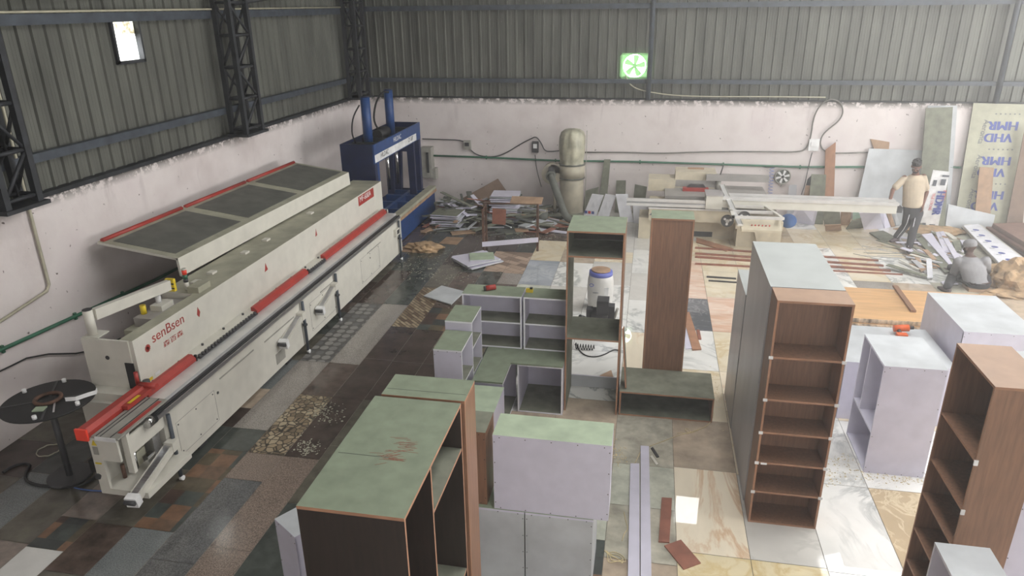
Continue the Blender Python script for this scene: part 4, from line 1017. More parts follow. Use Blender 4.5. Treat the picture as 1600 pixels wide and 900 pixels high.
# ================================================================== BLUE COLD PRESS
pr = thing('cold_press', 'blue hydraulic cold press in the back left corner', 'press', (-5.2, 13.7, 0))
def P(nm, f, label=None, parent=pr): mb = MB(); f(mb); return mb.build(nm, parent, label)
px0, px1, py0, py1 = -5.55, -4.9, 12.3, 15.05
def f(mb):
    mb.box(px1-.03, px1, py0, py1, 1.62, 1.97, 'blue'); mb.box(px0, px0+.03, py0, py1, 1.62, 1.97, 'blue_dk')
    mb.box(px0+.03, px1-.03, py0, py0+.03, 1.5, 1.97, 'blue_dk'); mb.box(px0+.03, px1-.03, py1-.03, py1, 1.5, 1.97, 'blue_dk'); mb.box(px0+.03, px1-.03, py0+.03, py1-.03, 1.78, 1.84, 'steel_dark')
    for y in (12.6, 12.8, 13.3, 14.6): mb.box(px0+.03, px1-.03, y, y+.06, 1.84, 1.92, 'steel_dark')
P('head_beam', f)
def f(mb):
    mb.box(px0, px1-.005, py0+.002, py0+.12, .5, 1.62, 'blue_dk'); mb.box(px1-.12, px1-.004, py0+.12, py0+.22, .5, 1.62, 'blue')
P('frame_side', f)
def f(mb):
    mb.prism([(px0, .5), (px0+.18, .5), (px0+.22, 1.35), (px1-.22, 1.35), (px1-.14, .5), (px1-.005, .5), (px1-.005, 1.62), (px0, 1.62)], py1-.12, py1-.002, 1, 'blue_dk')
    mb.prism([(px0, .5), (px0+.14, .5), (px0+.18, 1.45), (px1-.16, 1.45), (px1-.14, .5), (px1-.005, .5), (px1-.005, 1.62), (px0, 1.62)], py1-.5, py1-.42, 1, 'blue_dk')
P('frame_side', f)
def f(mb): mb.box(px1+.001, px1+.006, py0+.02, 14.75, 1.64, 1.78, 'label_white')
pl = P('name_strip', f, 'white name strip')
text('HILDAC', pl, .12, 'box_dark', face_px(px1+.008, py0+.3, 1.66, 0, 1.0))
text('CP-50T', pl, .12, 'box_dark', face_px(px1+.008, 14.2, 1.66, 0, .9))
text('HILDAC', pr, .13, 'label_white', face_px(px1+.002, 13.35, 1.81, 0, 1.0))
for y in (12.95, 14.2):
    def f(mb, y=y): mb.cyl((-5.25, y, 1.84), (-5.25, y, 2.73), .088, 'blue', seg=24); mb.cyl((-5.25, y, 2.73), (-5.25, y, 2.75), .07, 'blue_dk', seg=24)
    P('hydraulic_cylinder', f)
def f(mb): mb.ball((-5.22, 13.6, 1.97), .16, .22, .12, 'black'); mb.cyl((-5.22, 13.35, 1.97), (-5.22, 13.85, 1.97), .1, 'black')
P('motor', f)
def f(mb):
    mb.tube([(-5.2, 14.1, 2.7), (-5.3, 14.0, 2.72), (-5.32, 13.65, 2.55), (-5.3, 13.4, 2.25), (-5.25, 13.5, 2.05)], .02, 'black', smoothpts=2)
P('hydraulic_hose', f)
def f(mb):
    mb.tube([(-5.33, 12.85, 2.6), (-5.42, 12.7, 2.4), (-5.45, 12.65, 2.1), (-5.4, 12.7, 1.92)], .014, 'black', smoothpts=2)
P('hydraulic_hose', f)
for y in (13.0, 13.75, 14.3):
    def f(mb, y=y): mb.cyl((-5.2, y, .8), (-5.2, y, 1.78), .03, 'chrome')
    P('press_rod', f)
bx0, bx1, by0, by1 = -5.55, -4.66, 12.2, 15.1
def f(mb):
    mb.box(bx1-.02, bx1, by0, by1, .02, .5, 'blue'); mb.box(bx0, bx0+.03, by0, by1, .02, .5, 'blue_dk')
    mb.box(bx0, bx1-.02, by0, by0+.03, .02, .5, 'blue_dk'); mb.box(bx0, bx1-.02, by1-.03, by1, .02, .5, 'blue_dk')
    mb.box(bx0+.03, bx1-.02, by0+.03, by1-.03, .3, .33, 'blue_dk')
    for y in (12.7, 13.25, 13.8, 14.35, 14.8): mb.box(bx0+.03, bx1-.02, y, y+.06, .33, .52, 'blue')
    mb.box(-5.15, -5.08, by0+.03, by1-.03, .33, .53, 'blue')
P('base_frame', f)
def f(mb): mb.box(bx1-.14, bx1+.02, by0-.05, by1+.05, .5, .56, 'cream_dusty'); mb.box(bx1-.05, bx1+.03, by0-.05, by1+.05, .44, .5, 'cardboard')
P('front_beam', f, 'dusty cream beam along the bed')

# ================================================================== DUST COLLECTOR
dc = thing('dust_collector', 'beige dust collector with plastic bag standing against the back wall', 'dust collector', (-1.62, 15.1, 0))
cx, cy = -1.60, 15.15
def P(nm, f, label=None, parent=dc): mb = MB(); f(mb); return mb.build(nm, parent, label)
P('lower_drum', lambda mb: (mb.lathe([(0, .03), (.25, .03), (.262, .06), (.255, .3), (.262, .45), (.256, .6), (.262, .78), (.25, .83), (0, .83)], (cx, cy, 0), 'drum_beige', 32)))
P('fan_housing', lambda mb: (mb.cyl((cx, cy, .86), (cx, cy, 1.12), .275, 'drum_beige', seg=32), mb.cyl((cx-.42, cy+.12, .92), (cx-.42, cy-.12, .92), .22, 'drum_beige', seg=28), mb.box(cx-.44, cx-.1, cy-.12, cy+.12, .95, 1.13, 'drum_beige')))
P('clamp_ring', lambda mb: (mb.cyl((cx, cy, 1.12), (cx, cy, 1.15), .28, 'duct', seg=32), mb.cyl((cx, cy, .83), (cx, cy, .86), .28, 'duct', seg=32)))
def f(mb):
    rr = random.Random(5); vs = mb.lathe([(.25, 1.15), (.24, 1.22), (.262, 1.3), (.272, 1.45), (.265, 1.6), (.262, 1.7), (.235, 1.8), (.15, 1.86), (0, 1.87)], (cx, cy, 0), 'bag', 40)
    for v in vs:
        a = math.atan2(v.co.y-cy, v.co.x-cx); k = .012*math.sin(a*7+v.co.z*3)+.008*math.sin(a*13-v.co.z*9)
        v.co.x += math.cos(a)*k; v.co.y += math.sin(a)*k
P('dust_bag', f, 'clear plastic dust bag')
P('motor', lambda mb: (mb.cyl((cx-.42, cy-.12, .92), (cx-.42, cy-.32, .92), .1, 'duct', seg=18), mb.box(cx-.47, cx-.37, cy-.26, cy-.16, 1.0, 1.1, 'box_dark')))
P('support_post', lambda mb: (mb.cyl((cx-.36, cy-.02, .02), (cx-.36, cy-.02, .72), .04, 'drum_beige'), mb.box(cx-.46, cx+.28, cy-.28, cy+.28, 0, .03, 'duct'), mb.cyl((cx+.3, cy, .03), (cx+.3, cy, 1.84), .008, 'box_grey', seg=6)))
def f(mb):
    pts = [Vector(p) for p in ((cx-.42, cy-.3, .92), (cx-.36, cy-.42, .86), (cx-.2, cy-.55, .5), (cx-.02, cy-.7, .12), (cx+.15, cy-.75, .08))]
    mb.tube(pts, lambda t: .075+.003*math.sin(t*160), 'duct', seg=14, smoothpts=3)
P('suction_hose', f, 'grey ribbed suction hose')
mb = MB(); c = Vector((-2.15, 14.55, 0)); mb.cyl((c.x, c.y, 0), (c.x, c.y, .24), .12, 'duct', seg=22); mb.cyl((c.x, c.y, .24), (c.x, c.y, .25), .125, 'drum_beige', seg=22)
t = single(mb, 'small_drum', 'small dusty drum in front of the dust collector motor', 'drum')

# ================================================================== SLIDING TABLE SAW
sw = thing('panel_saw', 'long beige sliding table saw in front of the back wall', 'saw', (1.5, 14.2, 0))
def P(nm, f, label=None, parent=sw): mb = MB(); f(mb); return mb.build(nm, parent, label)
def f(mb):
    mb.box(.05, 2.4, 13.9, 14.6, .0, .5, 'saw_beige'); mb.box(.06, 1.72, 13.62, 14.6, .40, .63, 'saw_beige')
    mb.box(.7, 1.3, 13.89, 13.9, .03, .13, 'box_dark')
P('base_cabinet', f)
P('pedestal', lambda mb: mb.box(-.12, .1, 13.7, 14.3, 0, .42, 'saw_beige'))
P('main_table', lambda mb: mb.box(.35, 2.3, 14.0, 15.0, .74, .80, 'saw_grey'))
# sliding carriage
P('carriage_rail', lambda mb: (mb.box(-.37, 1.25, 13.6, 13.86, .68, .73, 'alu_white'), mb.box(-.37, 1.25, 13.64, 13.86, .73, .77, 'alu'), mb.box(-.37, 1.25, 13.6, 13.64, .77, .82, 'alu_white'), mb.box(.05, 2.4, 13.6, 13.84, .631, .66, 'alu_white')), 'pale aluminium rail')
P('sliding_table', lambda mb: (mb.box(1.25, 4.45, 13.62, 13.95, .70, .85, 'cream'), mb.box(1.25, 4.47, 13.6, 13.72, .85, .90, 'alu_white'), mb.box(1.25, 4.47, 13.80, 13.97, .85, .90, 'alu_white'), mb.box(4.45, 4.57, 13.7, 13.88, .7, .8, 'box_dark')), 'long aluminium sliding table')
P('table_end_block', lambda mb: (mb.box(1.1, 1.4, 13.55, 13.98, .68, .93, 'cream'), mb.box(1.09, 1.41, 13.54, 13.99, .93, .95, 'alu')))
# outrigger frame on the camera side
def f(mb):
    z = .74
    for y, x1 in ((12.75, 2.36), (13.12, 2.25), (13.5, 2.14)): mb.box(1.5, x1, y, y+.05, z, z+.045, 'alu_white')
    mb.box(1.5, 1.55, 12.75, 13.6, z, z+.045, 'cream'); mb.box(-.025, .025, -.43, .43, 0, .045, 'cream', Matrix.Translation((2.26, 13.18, z)) @ Matrix.Rotation(R(14), 4, 'Z'))
P('outrigger_frame', f)
P('control_panel', lambda mb: (mb.prism([(12.7, .56), (12.95, .68), (12.95, .56), (12.7, .52)], 1.68, 2.36, 0, 'saw_beige')))
for k in range(6):
    P('push_button', lambda mb, k=k: mb.cyl((1.86+k*.06, 12.80, .612), (1.86+k*.06, 12.79, .625), .012, 'red' if k % 2 == 0 else 'ink_red', seg=10))
P('outrigger_leg', lambda mb: (mb.box(1.66, 2.5, 13.4, 13.9, .36, .52, 'saw_beige'), mb.prism([(1.95, .5), (2.35, .5), (2.2, .0), (2.1, .0)], 13.36, 13.4, 1, 'saw_beige'), mb.box(1.7, 2.5, 13.45, 13.9, 0, .36, 'saw_beige')))
def f(mb):
    a, b2 = Vector((1.42, 14.15, 1.0)), Vector((1.66, 12.75, .62)); d = b2-a; q = Matrix.Translation((a+b2)/2) @ d.to_track_quat('Y', 'Z').to_matrix().to_4x4()
    mb.box(-.05, .05, -d.length/2, d.length/2, -.02, .02, 'alu_white', q); mb.box(-.045, -.03, -d.length/2, d.length/2, .02, .025, 'box_grey', q)
P('crosscut_fence', f, 'slanted aluminium fence')
for x, y, z, m in ((1.49, 13.3, .54, 'box_dark'), (1.74, 13.0, .70, 'box_dark')):
    def f(mb, x=x, y=y, z=z, m=m):
        mb.cyl((x, y, z), (x, y-.025, z), .115, m, seg=24); mb.cyl((x, y-.025, z), (x, y-.04, z), .035, 'alu', seg=12)
        for a in (.4, 2.5, 4.6): mb.cyl((x+.06*math.cos(a), y-.025, z+.06*math.sin(a)), (x+.06*math.cos(a), y-.028, z+.06*math.sin(a)), .024, 'label_white', seg=10)
    P('hand_wheel', f)
P('motor_cover', lambda mb: (mb.box(.02, .55, 14.6, 15.1, .74, .98, 'saw_beige'), mb.box(.55, 1.35, 14.7, 15.2, .80, 1.12, 'saw_beige'), mb.box(.56, 1.36, 14.695, 14.7, .82, .96, 'saw_grey'), mb.box(.8, 1.12, 15.0, 15.05, 1.12, 1.15, 'cardboard')))
P('overhead_arm', lambda mb: (mb.box(1.15, 2.35, 14.6, 14.75, .98, 1.1, 'saw_grey'), mb.cyl((1.4, 14.68, .8), (1.4, 14.68, 1.0), .05, 'box_grey'), mb.cyl((1.42, 14.66, 1.1), (1.46, 14.62, 1.3), .012, 'box_dark')), 'grey overhead guard arm')
P('blade_guard', lambda mb: (mb.box(.7, 1.2, 14.4, 14.55, .80, .86, 'red'), mb.prism([(.7, .80), (1.2, .80), (1.1, .92), (.85, .92)], 14.5, 14.56, 1, 'box_dark')), 'red blade guard')
text('AAA TECHNOLOGY', sw, .085, 'ink_grey', face_ny(.13, 13.617, .50, 0, 1.0))
mb = MB(); mb.prism([(.07, .50), (.12, .56), (.13, .50)], 13.614, 13.618, 1, 'ink_grey'); mb.build('maker_mark', sw)
t = single((lambda mb: (mb.ball((2.75, 14.3, .3), .16, .14, .14, plain('blue_plastic_sack', (60, 100, 160), .5)), mb)[1])(MB()), 'plastic_sack', 'crumpled blue sack on the floor right of the saw base', 'sack')

# ================================================================== BARREL AND FLOOR TOOLS
br = thing('plastic_barrel', 'white plastic barrel with blue lid seen through the tall open unit', 'barrel', (-.6, 10.05, 0))
def P(nm, f, label=None, parent=br): mb = MB(); f(mb); return mb.build(nm, parent, label)
bc = (-.6, 10.05, 0)
P('barrel_body', lambda mb: mb.lathe([(0, 0), (.155, 0), (.175, .04), (.19, .2), (.195, .34), (.19, .48), (.17, .58), (.155, .6), (0, .6)], bc, 'barrel', 36))
P('lid', lambda mb: mb.lathe([(.0, .615), (.15, .62), (.172, .615), (.176, .56), (.165, .555)], bc, 'lid_blue', 36), 'blue lid')
P('lid_board', lambda mb: mb.cyl((-.6, 10.05, .622), (-.6, 10.05, .64), .14, 'cardboard', seg=24))
P('printed_label', lambda mb: (mb.tube([(-.72+.03*math.cos(a*.7), 10.05-.192+.012*abs(math.cos(a*.7)), .45+.022*math.sin(a*.7)) for a in range(10)], .005, 'ink_blue', closed=True), mb.box(-.70, -.62, 9.856, 9.86, .33, .34, 'ink_grey'), mb.box(-.53, -.47, 9.868, 9.872, .3, .42, 'label_white')))
cp = thing('air_compressor', 'small black and blue air compressor on the floor in front of the barrel', 'compressor', (-.5, 9.1, 0))
def P(nm, f, label=None, parent=cp): mb = MB(); f(mb); return mb.build(nm, parent, label)
P('tank', lambda mb: (mb.cyl((-.68, 9.05, .14), (-.38, 9.05, .14), .11, plain('blue_tank', (66, 84, 140), .4), seg=22), mb.ball((-.68, 9.05, .14), .05, .11, .11, plain('blue_tank_end', (66, 84, 140), .4)), mb.ball((-.38, 9.05, .14), .05, .11, .11, 'box_dark')), 'blue tank')
P('motor', lambda mb: (mb.cyl((-.66, 9.1, .34), (-.42, 9.1, .34), .085, 'box_dark', seg=18), mb.box(-.58, -.42, 9.0, 9.2, .36, .56, 'box_dark')))
P('cylinder_head', lambda mb: (mb.box(-.42, -.34, 9.02, 9.16, .3, .48, 'box_dark'), mb.box(-.72, -.64, 9.03, 9.15, .26, .42, 'box_dark'), mb.cyl((-.35, 9.1, .25), (-.3, 9.05, .45), .02, 'box_grey')))
P('foot', lambda mb: (mb.cyl((-.66, 8.96, 0), (-.66, 8.96, .05), .02, 'black'),)); P('foot', lambda mb: (mb.cyl((-.42, 8.96, 0), (-.42, 8.96, .05), .02, 'black'),))
P('air_filter', lambda mb: (mb.cyl((-.74, 9.0, .3), (-.8, 8.95, .34), .03, 'box_dark')))
floorcable('air_hose', 'black hose lying on the white marble in front of the compressor', [(900, 536), (905, 548), (915, 556), (930, 558), (945, 554), (955, 548), (961, 546), (970, 548)], .008, 'black', cat='hose')
mb = MB(); c = F(898, 541, .04); mb.tube([c+Vector((.028*k*.16, .035*math.cos(k*.8), .035*math.sin(k*.8))) for k in range(60)], .006, 'black'); single(mb, 'coiled_air_hose', 'black coiled hose on the marble below the compressor', 'hose')

# ================================================================== PEOPLE
def loft(mb, rings, m='skin', seg=20):
    """rings: (centre, half-width vector, half-depth vector)"""
    rs = []
    for c, a, b2 in rings: rs.append([mb.bm.verts.new(Vector(c)+Vector(a)*math.cos(k*2*math.pi/seg)+Vector(b2)*math.sin(k*2*math.pi/seg)) for k in range(seg)])
    i0 = mb.mi(m)
    for A, B in zip(rs, rs[1:]):
        for k in range(seg): mb.bm.faces.new((A[k], A[(k+1) % seg], B[(k+1) % seg], B[k])).material_index = i0
    mb.bm.faces.new(rs[0][::-1]).material_index = i0; mb.bm.faces.new(rs[-1]).material_index = i0
    bmesh.ops.recalc_face_normals(mb.bm, faces=mb.bm.faces[:])
def limb(mb, pts, rad, m='skin'):
    pts = [Vector(p) for p in pts]; n = len(pts)-1
    def r(t):
        x = t*n; i = min(int(x), n-1); return rad[i]*(1-(x-i))+rad[i+1]*(x-i)
    sub = []
    for i in range(n):
        for k in range(6): sub.append(pts[i].lerp(pts[i+1], k/6))
    sub.append(pts[-1]); mb.tube(sub, r, m, seg=14)
    for p, q in zip(pts, rad): mb.ball(p, q, q, q, m, seg=14)
def remeshed(mb, name, mat, parent, voxel=.01, smooth=6, label=None):
    me = bpy.data.meshes.new('tmp'); mb.bm.to_mesh(me); mb.bm.free(); tmp = bpy.data.objects.new('tmp', me); COL.objects.link(tmp)
    md = tmp.modifiers.new('r', 'REMESH'); md.mode = 'VOXEL'; md.voxel_size = voxel; md.use_smooth_shade = True
    ms = tmp.modifiers.new('s', 'SMOOTH'); ms.factor = .5; ms.iterations = smooth
    bpy.context.view_layer.update()
    out = bpy.data.meshes.new_from_object(tmp.evaluated_get(bpy.context.evaluated_depsgraph_get())); bpy.data.objects.remove(tmp)
    out.materials.clear(); out.materials.append(M[mat]); out.name = name
    o = bpy.data.objects.new(name, out); COL.objects.link(o)
    if parent is not None: o.parent = parent; o.matrix_parent_inverse = Matrix.Translation(-parent.location)
    if label: o['label'] = label
    return o
def hand(mb, wrist, fwd, nrm, curl=.5, side=1, s=1.0):
    """palm, four unequal fingers and a thumb leaving the side of the palm"""
    f_ = Vector(fwd).normalized(); n_ = Vector(nrm); n_ = (n_-f_*n_.dot(f_)).normalized(); w_ = f_.cross(n_)*side
    wrist = Vector(wrist); c = wrist+f_*.05*s
    loft(mb, [(wrist, w_*.022, n_*.018), (wrist+f_*.03*s, w_*.034*s, n_*.016), (wrist+f_*.07*s, w_*.041*s, n_*.014), (wrist+f_*.095*s, w_*.038*s, n_*.011)], seg=12)
    for k, L in enumerate((.066, .076, .071, .055)):
        b2 = wrist+f_*.088*s+w_*(-.03+.02*k)*s; d1 = (f_-n_*curl*.5+w_*(k-1.5)*.06).normalized(); d2 = (f_-n_*curl*1.3).normalized(); d3 = (f_-n_*curl*2.2).normalized()
        p1 = b2+d1*L*.45*s; p2 = p1+d2*L*.32*s; p3 = p2+d3*L*.25*s
        limb(mb, [b2, p1, p2, p3], [.0095, .0088, .008, .0065])
    b2 = wrist+f_*.03*s-w_*.028*s; p1 = b2+(f_*.6-w_*.8-n_*.2).normalized()*.04*s; p2 = p1+(f_*.85-w_*.35-n_*.35).normalized()*.035*s
    limb(mb, [b2, p1, p2], [.014, .011, .008])
def head(mb, c, face, up, s=1.0):
    f_ = Vector(face).normalized(); u_ = Vector(up); u_ = (u_-f_*u_.dot(f_)).normalized(); r_ = f_.cross(u_)
    c = Vector(c); Mx = Matrix((r_, f_, u_)).transposed().to_4x4(); T = Matrix.Translation(c) @ Mx
    def B(x, y, z, a, b2, cc): mb.ball((x*s, y*s, z*s), a*s, b2*s, cc*s, 'skin', T, seg=18)
    B(0, -.01, .03, .076, .095, .09); B(0, .015, -.035, .06, .075, .075); B(0, .05, -.078, .034, .034, .026)      # skull, jaw, chin
    B(0, .098, -.012, .012, .018, .026); B(0, .104, -.026, .017, .014, .011)                                        # nose
    B(0, .086, .022, .052, .012, .012)                                                                               # brow
    B(0, .088, -.052, .026, .010, .006); B(0, .086, -.062, .022, .010, .006)                                        # lips
    for k in (-1, 1): B(k*.078, -.005, -.01, .012, .022, .034); B(k*.04, .075, -.02, .02, .015, .018)                # ears, cheeks
    return T
def face_bits(T, parent, s=1.0, beard=True, cap=False):
    mb = MB()
    for k in (-1, 1): mb.ball((k*.031*s, .088*s, .004*s), .013*s, .008*s, .007*s, 'label_white', T, seg=10); mb.ball((k*.031*s, .095*s, .004*s), .006*s, .004*s, .006*s, 'eye', T, seg=8)
    mb.build('eye', parent)
    mb = MB()
    for k in (-1, 1): mb.box(k*.033*s-.016*s, k*.033*s+.016*s, .092*s, .099*s, .020*s, .026*s, 'hair', T)
    mb.build('eyebrow', parent)
    mb = MB(); rr = random.Random(2)
    mb.ball((0, -.018*s, .055*s), .084*s, .1*s, .082*s, 'hair', T, seg=18)
    if not cap:
        for k in range(40):
            a, e = rr.uniform(0, 6.28), rr.uniform(.3, 1.4)
            mb.ball((.08*s*math.cos(a)*math.cos(e), -.018*s+.095*s*math.sin(a)*math.cos(e), (.06+.078*math.sin(e))*s), .018*s, .018*s, .016*s, 'hair', T, seg=6)
    remeshed(mb, 'hair', 'hair', parent, .006, 3)
    if beard:
        mb = MB(); mb.ball((0, .052*s, -.082*s), .046*s, .046*s, .036*s, 'hair', T); mb.ball((-.045*s, .03*s, -.055*s), .02*s, .04*s, .035*s, 'hair', T); mb.ball((.045*s, .03*s, -.055*s), .02*s, .04*s, .035*s, 'hair', T); mb.ball((0, .1*s, -.042*s), .024*s, .008*s, .005*s, 'hair', T)
        remeshed(mb, 'beard', 'hair', parent, .006, 3)

# the standing worker
pa = thing('person', 'standing man in tan t-shirt and striped black trousers, one hand on the saw table', 'person', (4.85, 14.15, 0))
Y0 = 14.2
pel = Yp(1427, 333, Y0); wst = Yp(1426, 318, Y0); ch = Yp(1428, 292, Y0); nk = Yp(1431, 272, Y0); hd = Yp(1432, 260, Y0-.05)
shR, shL = Yp(1413, 278, Y0+.0), Yp(1443, 276, Y0+.02)
elR, haR = Yp(1395, 297, Y0-.08), Yp(1390, 315, Y0-.33)
elL, haL = Yp(1448, 300, Y0+.03), Yp(1442, 320, Y0-.05)
kR, kL = Yp(1415, 352, Y0+.02), Yp(1428, 356, Y0-.18)
aR, aL = F(1401, 370, .09), F(1421, 384, .09)
face = Vector((-.35, -.85, -.45)); rt = Vector((.97, .2, 0)).normalized(); dp = Vector((-.2, .97, 0)).normalized()
mb = MB()
loft(mb, [(pel-Vector((0, 0, .06)), rt*.13, dp*.1), (pel, rt*.165, dp*.115), (wst, rt*.15, dp*.115), (ch, rt*.17, dp*.115), (ch.lerp(nk, .55), rt*.165, dp*.1), (nk, rt*.07, dp*.06)])
limb(mb, [nk-Vector((0, 0, .04)), hd-Vector((0, 0, .05))], [.062, .052])
T1 = head(mb, hd, face, (0, 0, 1), .98)
for sh, el, ha, sd in ((shR, elR, haR, 1), (shL, elL, haL, -1)):
    limb(mb, [sh, el, ha], [.052, .04, .026])
    d = (ha-el).normalized()
    hand(mb, ha-d*.005, (d+Vector((-.25*sd, -.4 if sd > 0 else 0, -.1))).normalized(), (0, .35, .9) if sd > 0 else (.9, -.3, 0), .3 if sd > 0 else .8, sd)
for hp, k, a_ in ((pel-rt*.08, kR, aR), (pel+rt*.08, kL, aL)): limb(mb, [hp, k, a_], [.088, .058, .04])
remeshed(mb, 'body', 'skin', pa, .0075, 4)
face_bits(T1, pa, .98)
mb = MB()
loft(mb, [(wst-Vector((0, 0, .06)), rt*.18, dp*.14), (wst, rt*.182, dp*.145), (ch, rt*.195, dp*.135), (ch.lerp(nk, .6), rt*.19, dp*.115), (ch.lerp(nk, .85), rt*.13, dp*.09), (nk-Vector((0, 0, .012)), rt*.085, dp*.075)])
for sh, el in ((shR, elR), (shL, elL)): limb(mb, [sh-Vector((0, 0, .015)), sh.lerp(el, .75)], [.062, .064])
remeshed(mb, 'tshirt', 'shirt_tan', pa, .012, 3)
mb = MB(); loft(mb, [(pel-Vector((0, 0, .09)), rt*.155, dp*.12), (pel, rt*.178, dp*.13), (wst-Vector((0, 0, .05)), rt*.168, dp*.128)])
for hp, k, a_ in ((pel-rt*.082, kR, aR), (pel+rt*.082, kL, aL)): limb(mb, [hp, k, a_+Vector((0, 0, .01))], [.1, .074, .062])
remeshed(mb, 'trousers', 'trouser', pa, .012, 3)
for hp, k, a_, o_ in ((pel-rt*.082, kR, aR, Vector((-.02, -.09, 0))), (pel+rt*.082, kL, aL, Vector((-.045, -.08, 0)))):
    mb = MB(); mb.tube([hp+o_*1.3, k+o_*.93, a_+o_*.8], .007, 'stripe', seg=6, smoothpts=1); mb.build('trouser_stripe', pa)
for a_, d in ((aR, Vector((-.75, -.6, 0))), (aL, Vector((-.3, -.95, 0)))):
    d = d.normalized(); mb = MB(); b2 = Vector((a_.x, a_.y, 0)); sd = Vector((d.y, -d.x, 0))
    loft(mb, [(b2-d*.07+Vector((0, 0, .05)), sd*.03, Vector((0, 0, .045))), (b2-d*.03+Vector((0, 0, .055)), sd*.042, Vector((0, 0, .055))), (b2+d*.08+Vector((0, 0, .035)), sd*.046, Vector((0, 0, .035))), (b2+d*.17+Vector((0, 0, .025)), sd*.03, Vector((0, 0, .022)))])
    o = remeshed(mb, 'shoe', 'shoe', pa, .009, 3)

# the seated worker
pb = thing('person', 'seated worker seen from behind in a grey t-shirt and grey cap', 'person', (5.15, 11.75, 0))
Y0 = 11.78
pel = Yp(1527, 450, Y0); wst = Yp(1525, 440, Y0+.02); ch = Yp(1519, 418, Y0+.08); nk = Yp(1516, 399, Y0+.14); hd = Yp(1515, 387, Y0+.2)
pel.z = .16
rt = Vector((.99, .1, 0)).normalized(); dp = Vector((-.1, .99, 0)).normalized()
shR, shL = Yp(1540, 408, Y0+.1), Yp(1498, 409, Y0+.12)
elL, haL = Yp(1490, 429, Y0+.28), Yp(1489, 424, Y0+.5)
elR, haR = Yp(1541, 428, Y0+.38), Yp(1528, 425, Y0+.55)
kL, aL = Yp(1489, 430, Y0+.42), F(1480, 449, .08)
kR, aR = Yp(1530, 432, Y0+.5), Vector((5.1, Y0+.75, .08))
mb = MB()
loft(mb, [(pel-Vector((0, 0, .1)), rt*.13, dp*.1), (pel, rt*.17, dp*.12), (wst, rt*.15, dp*.11), (ch, rt*.18, dp*.11), (ch.lerp(nk, .6), rt*.16, dp*.09), (nk, rt*.07, dp*.06)])
limb(mb, [nk-Vector((0, 0, .03)), hd-Vector((0, -.01, .05))], [.06, .05])
T2 = head(mb, hd, (-.45, .85, -.35), (0, 0, 1), .98)
for sh, el, ha, sd in ((shR, elR, haR, 1), (shL, elL, haL, -1)):
    limb(mb, [sh, el, ha], [.055, .042, .027]); d = (ha-el).normalized(); hand(mb, ha, d, (0, 0, 1), .6, sd)
for hp, k, a_ in ((pel-rt*.09+dp*.05, kL, aL), (pel+rt*.09+dp*.05, kR, aR)): limb(mb, [hp, k, a_], [.09, .058, .04])
remeshed(mb, 'body', 'skin_dk', pb, .0075, 4)
mb = MB()
loft(mb, [(pel+Vector((0, 0, -.02)), rt*.195, dp*.14), (wst, rt*.19, dp*.135), (ch, rt*.205, dp*.128), (ch.lerp(nk, .6), rt*.185, dp*.108), (nk-Vector((0, 0, .012)), rt*.085, dp*.075)])
for sh, el in ((shR, elR), (shL, elL)): limb(mb, [sh, sh.lerp(el, .8)], [.078, .07])
remeshed(mb, 'tshirt', 'shirt_grey', pb, .012, 3)
mb = MB(); loft(mb, [(pel-Vector((0, 0, .11)), rt*.16, dp*.13), (pel, rt*.19, dp*.15), (wst-Vector((0, 0, .03)), rt*.17, dp*.13)])
for hp, k, a_ in ((pel-rt*.09+dp*.05, kL, aL), (pel+rt*.09+dp*.05, kR, aR)): limb(mb, [hp, k, a_+Vector((0, 0, .02))], [.105, .078, .06])
remeshed(mb, 'trousers', 'trouser', pb, .012, 3)
face_bits(T2, pb, .98, beard=True, cap=True)
mb = MB(); mb.ball((0, -.015, .062), .094, .108, .08, 'shirt_grey', T2); mb.ball((0, -.015, .03), .093, .107, .035, 'shirt_grey', T2)
remeshed(mb, 'cap', 'shirt_grey', pb, .008, 2)
for a_ in (aL, aR):
    mb = MB(); d = Vector((-.4, .9, 0)).normalized(); b2 = Vector((a_.x, a_.y, 0)); sd = Vector((d.y, -d.x, 0))
    loft(mb, [(b2-d*.07+Vector((0, 0, .04)), sd*.03, Vector((0, 0, .04))), (b2+d*.06+Vector((0, 0, .035)), sd*.046, Vector((0, 0, .035))), (b2+d*.17+Vector((0, 0, .022)), sd*.03, Vector((0, 0, .02)))])
    remeshed(mb, 'shoe', 'shoe', pb, .009, 3)
mb = MB(); c = Vector((pel.x, pel.y, 0)); mb.box(c.x-.17, c.x+.17, c.y-.13, c.y+.15, 0, .045, 'cardboard'); single(mb, 'low_stool', 'low wood block under the seated worker', 'stool')

# ================================================================== BOARDS, OFFCUTS AND LOOSE THINGS
def slab(name, label, cat, q, t, m, group=None, em=None, finish=True):
    """a board from four corner points (lower left, lower right, upper right, upper left as seen), t thick behind its face"""
    q = [Vector(p) for p in q]; n = (q[1]-q[0]).cross(q[3]-q[0]).normalized()
    if n.dot(CAM-q[0]) < 0: n = -n
    mb = MB(); A = [mb.bm.verts.new(p) for p in q]; B = [mb.bm.verts.new(p-n*t) for p in q]
    i, j = mb.mi(m), mb.mi(em or m)
    fs = [mb.bm.faces.new(A), mb.bm.faces.new(B[::-1])]; [setattr(x, 'material_index', i) for x in fs]
    for k in range(4): x = mb.bm.faces.new((A[k], B[k], B[(k+1) % 4], A[(k+1) % 4])); x.material_index = j; fs.append(x)
    bmesh.ops.recalc_face_normals(mb.bm, faces=fs)
    o = mb.build(name)
    if finish: recentre(o)
    tag(o, label, cat, group)
    ux = (q[1]-q[0]).normalized(); uy = n.cross(ux).normalized()
    if uy.dot(q[3]-q[0]) < 0: uy = -uy
    return o, Matrix((ux, uy, n)).transposed().to_4x4(), q
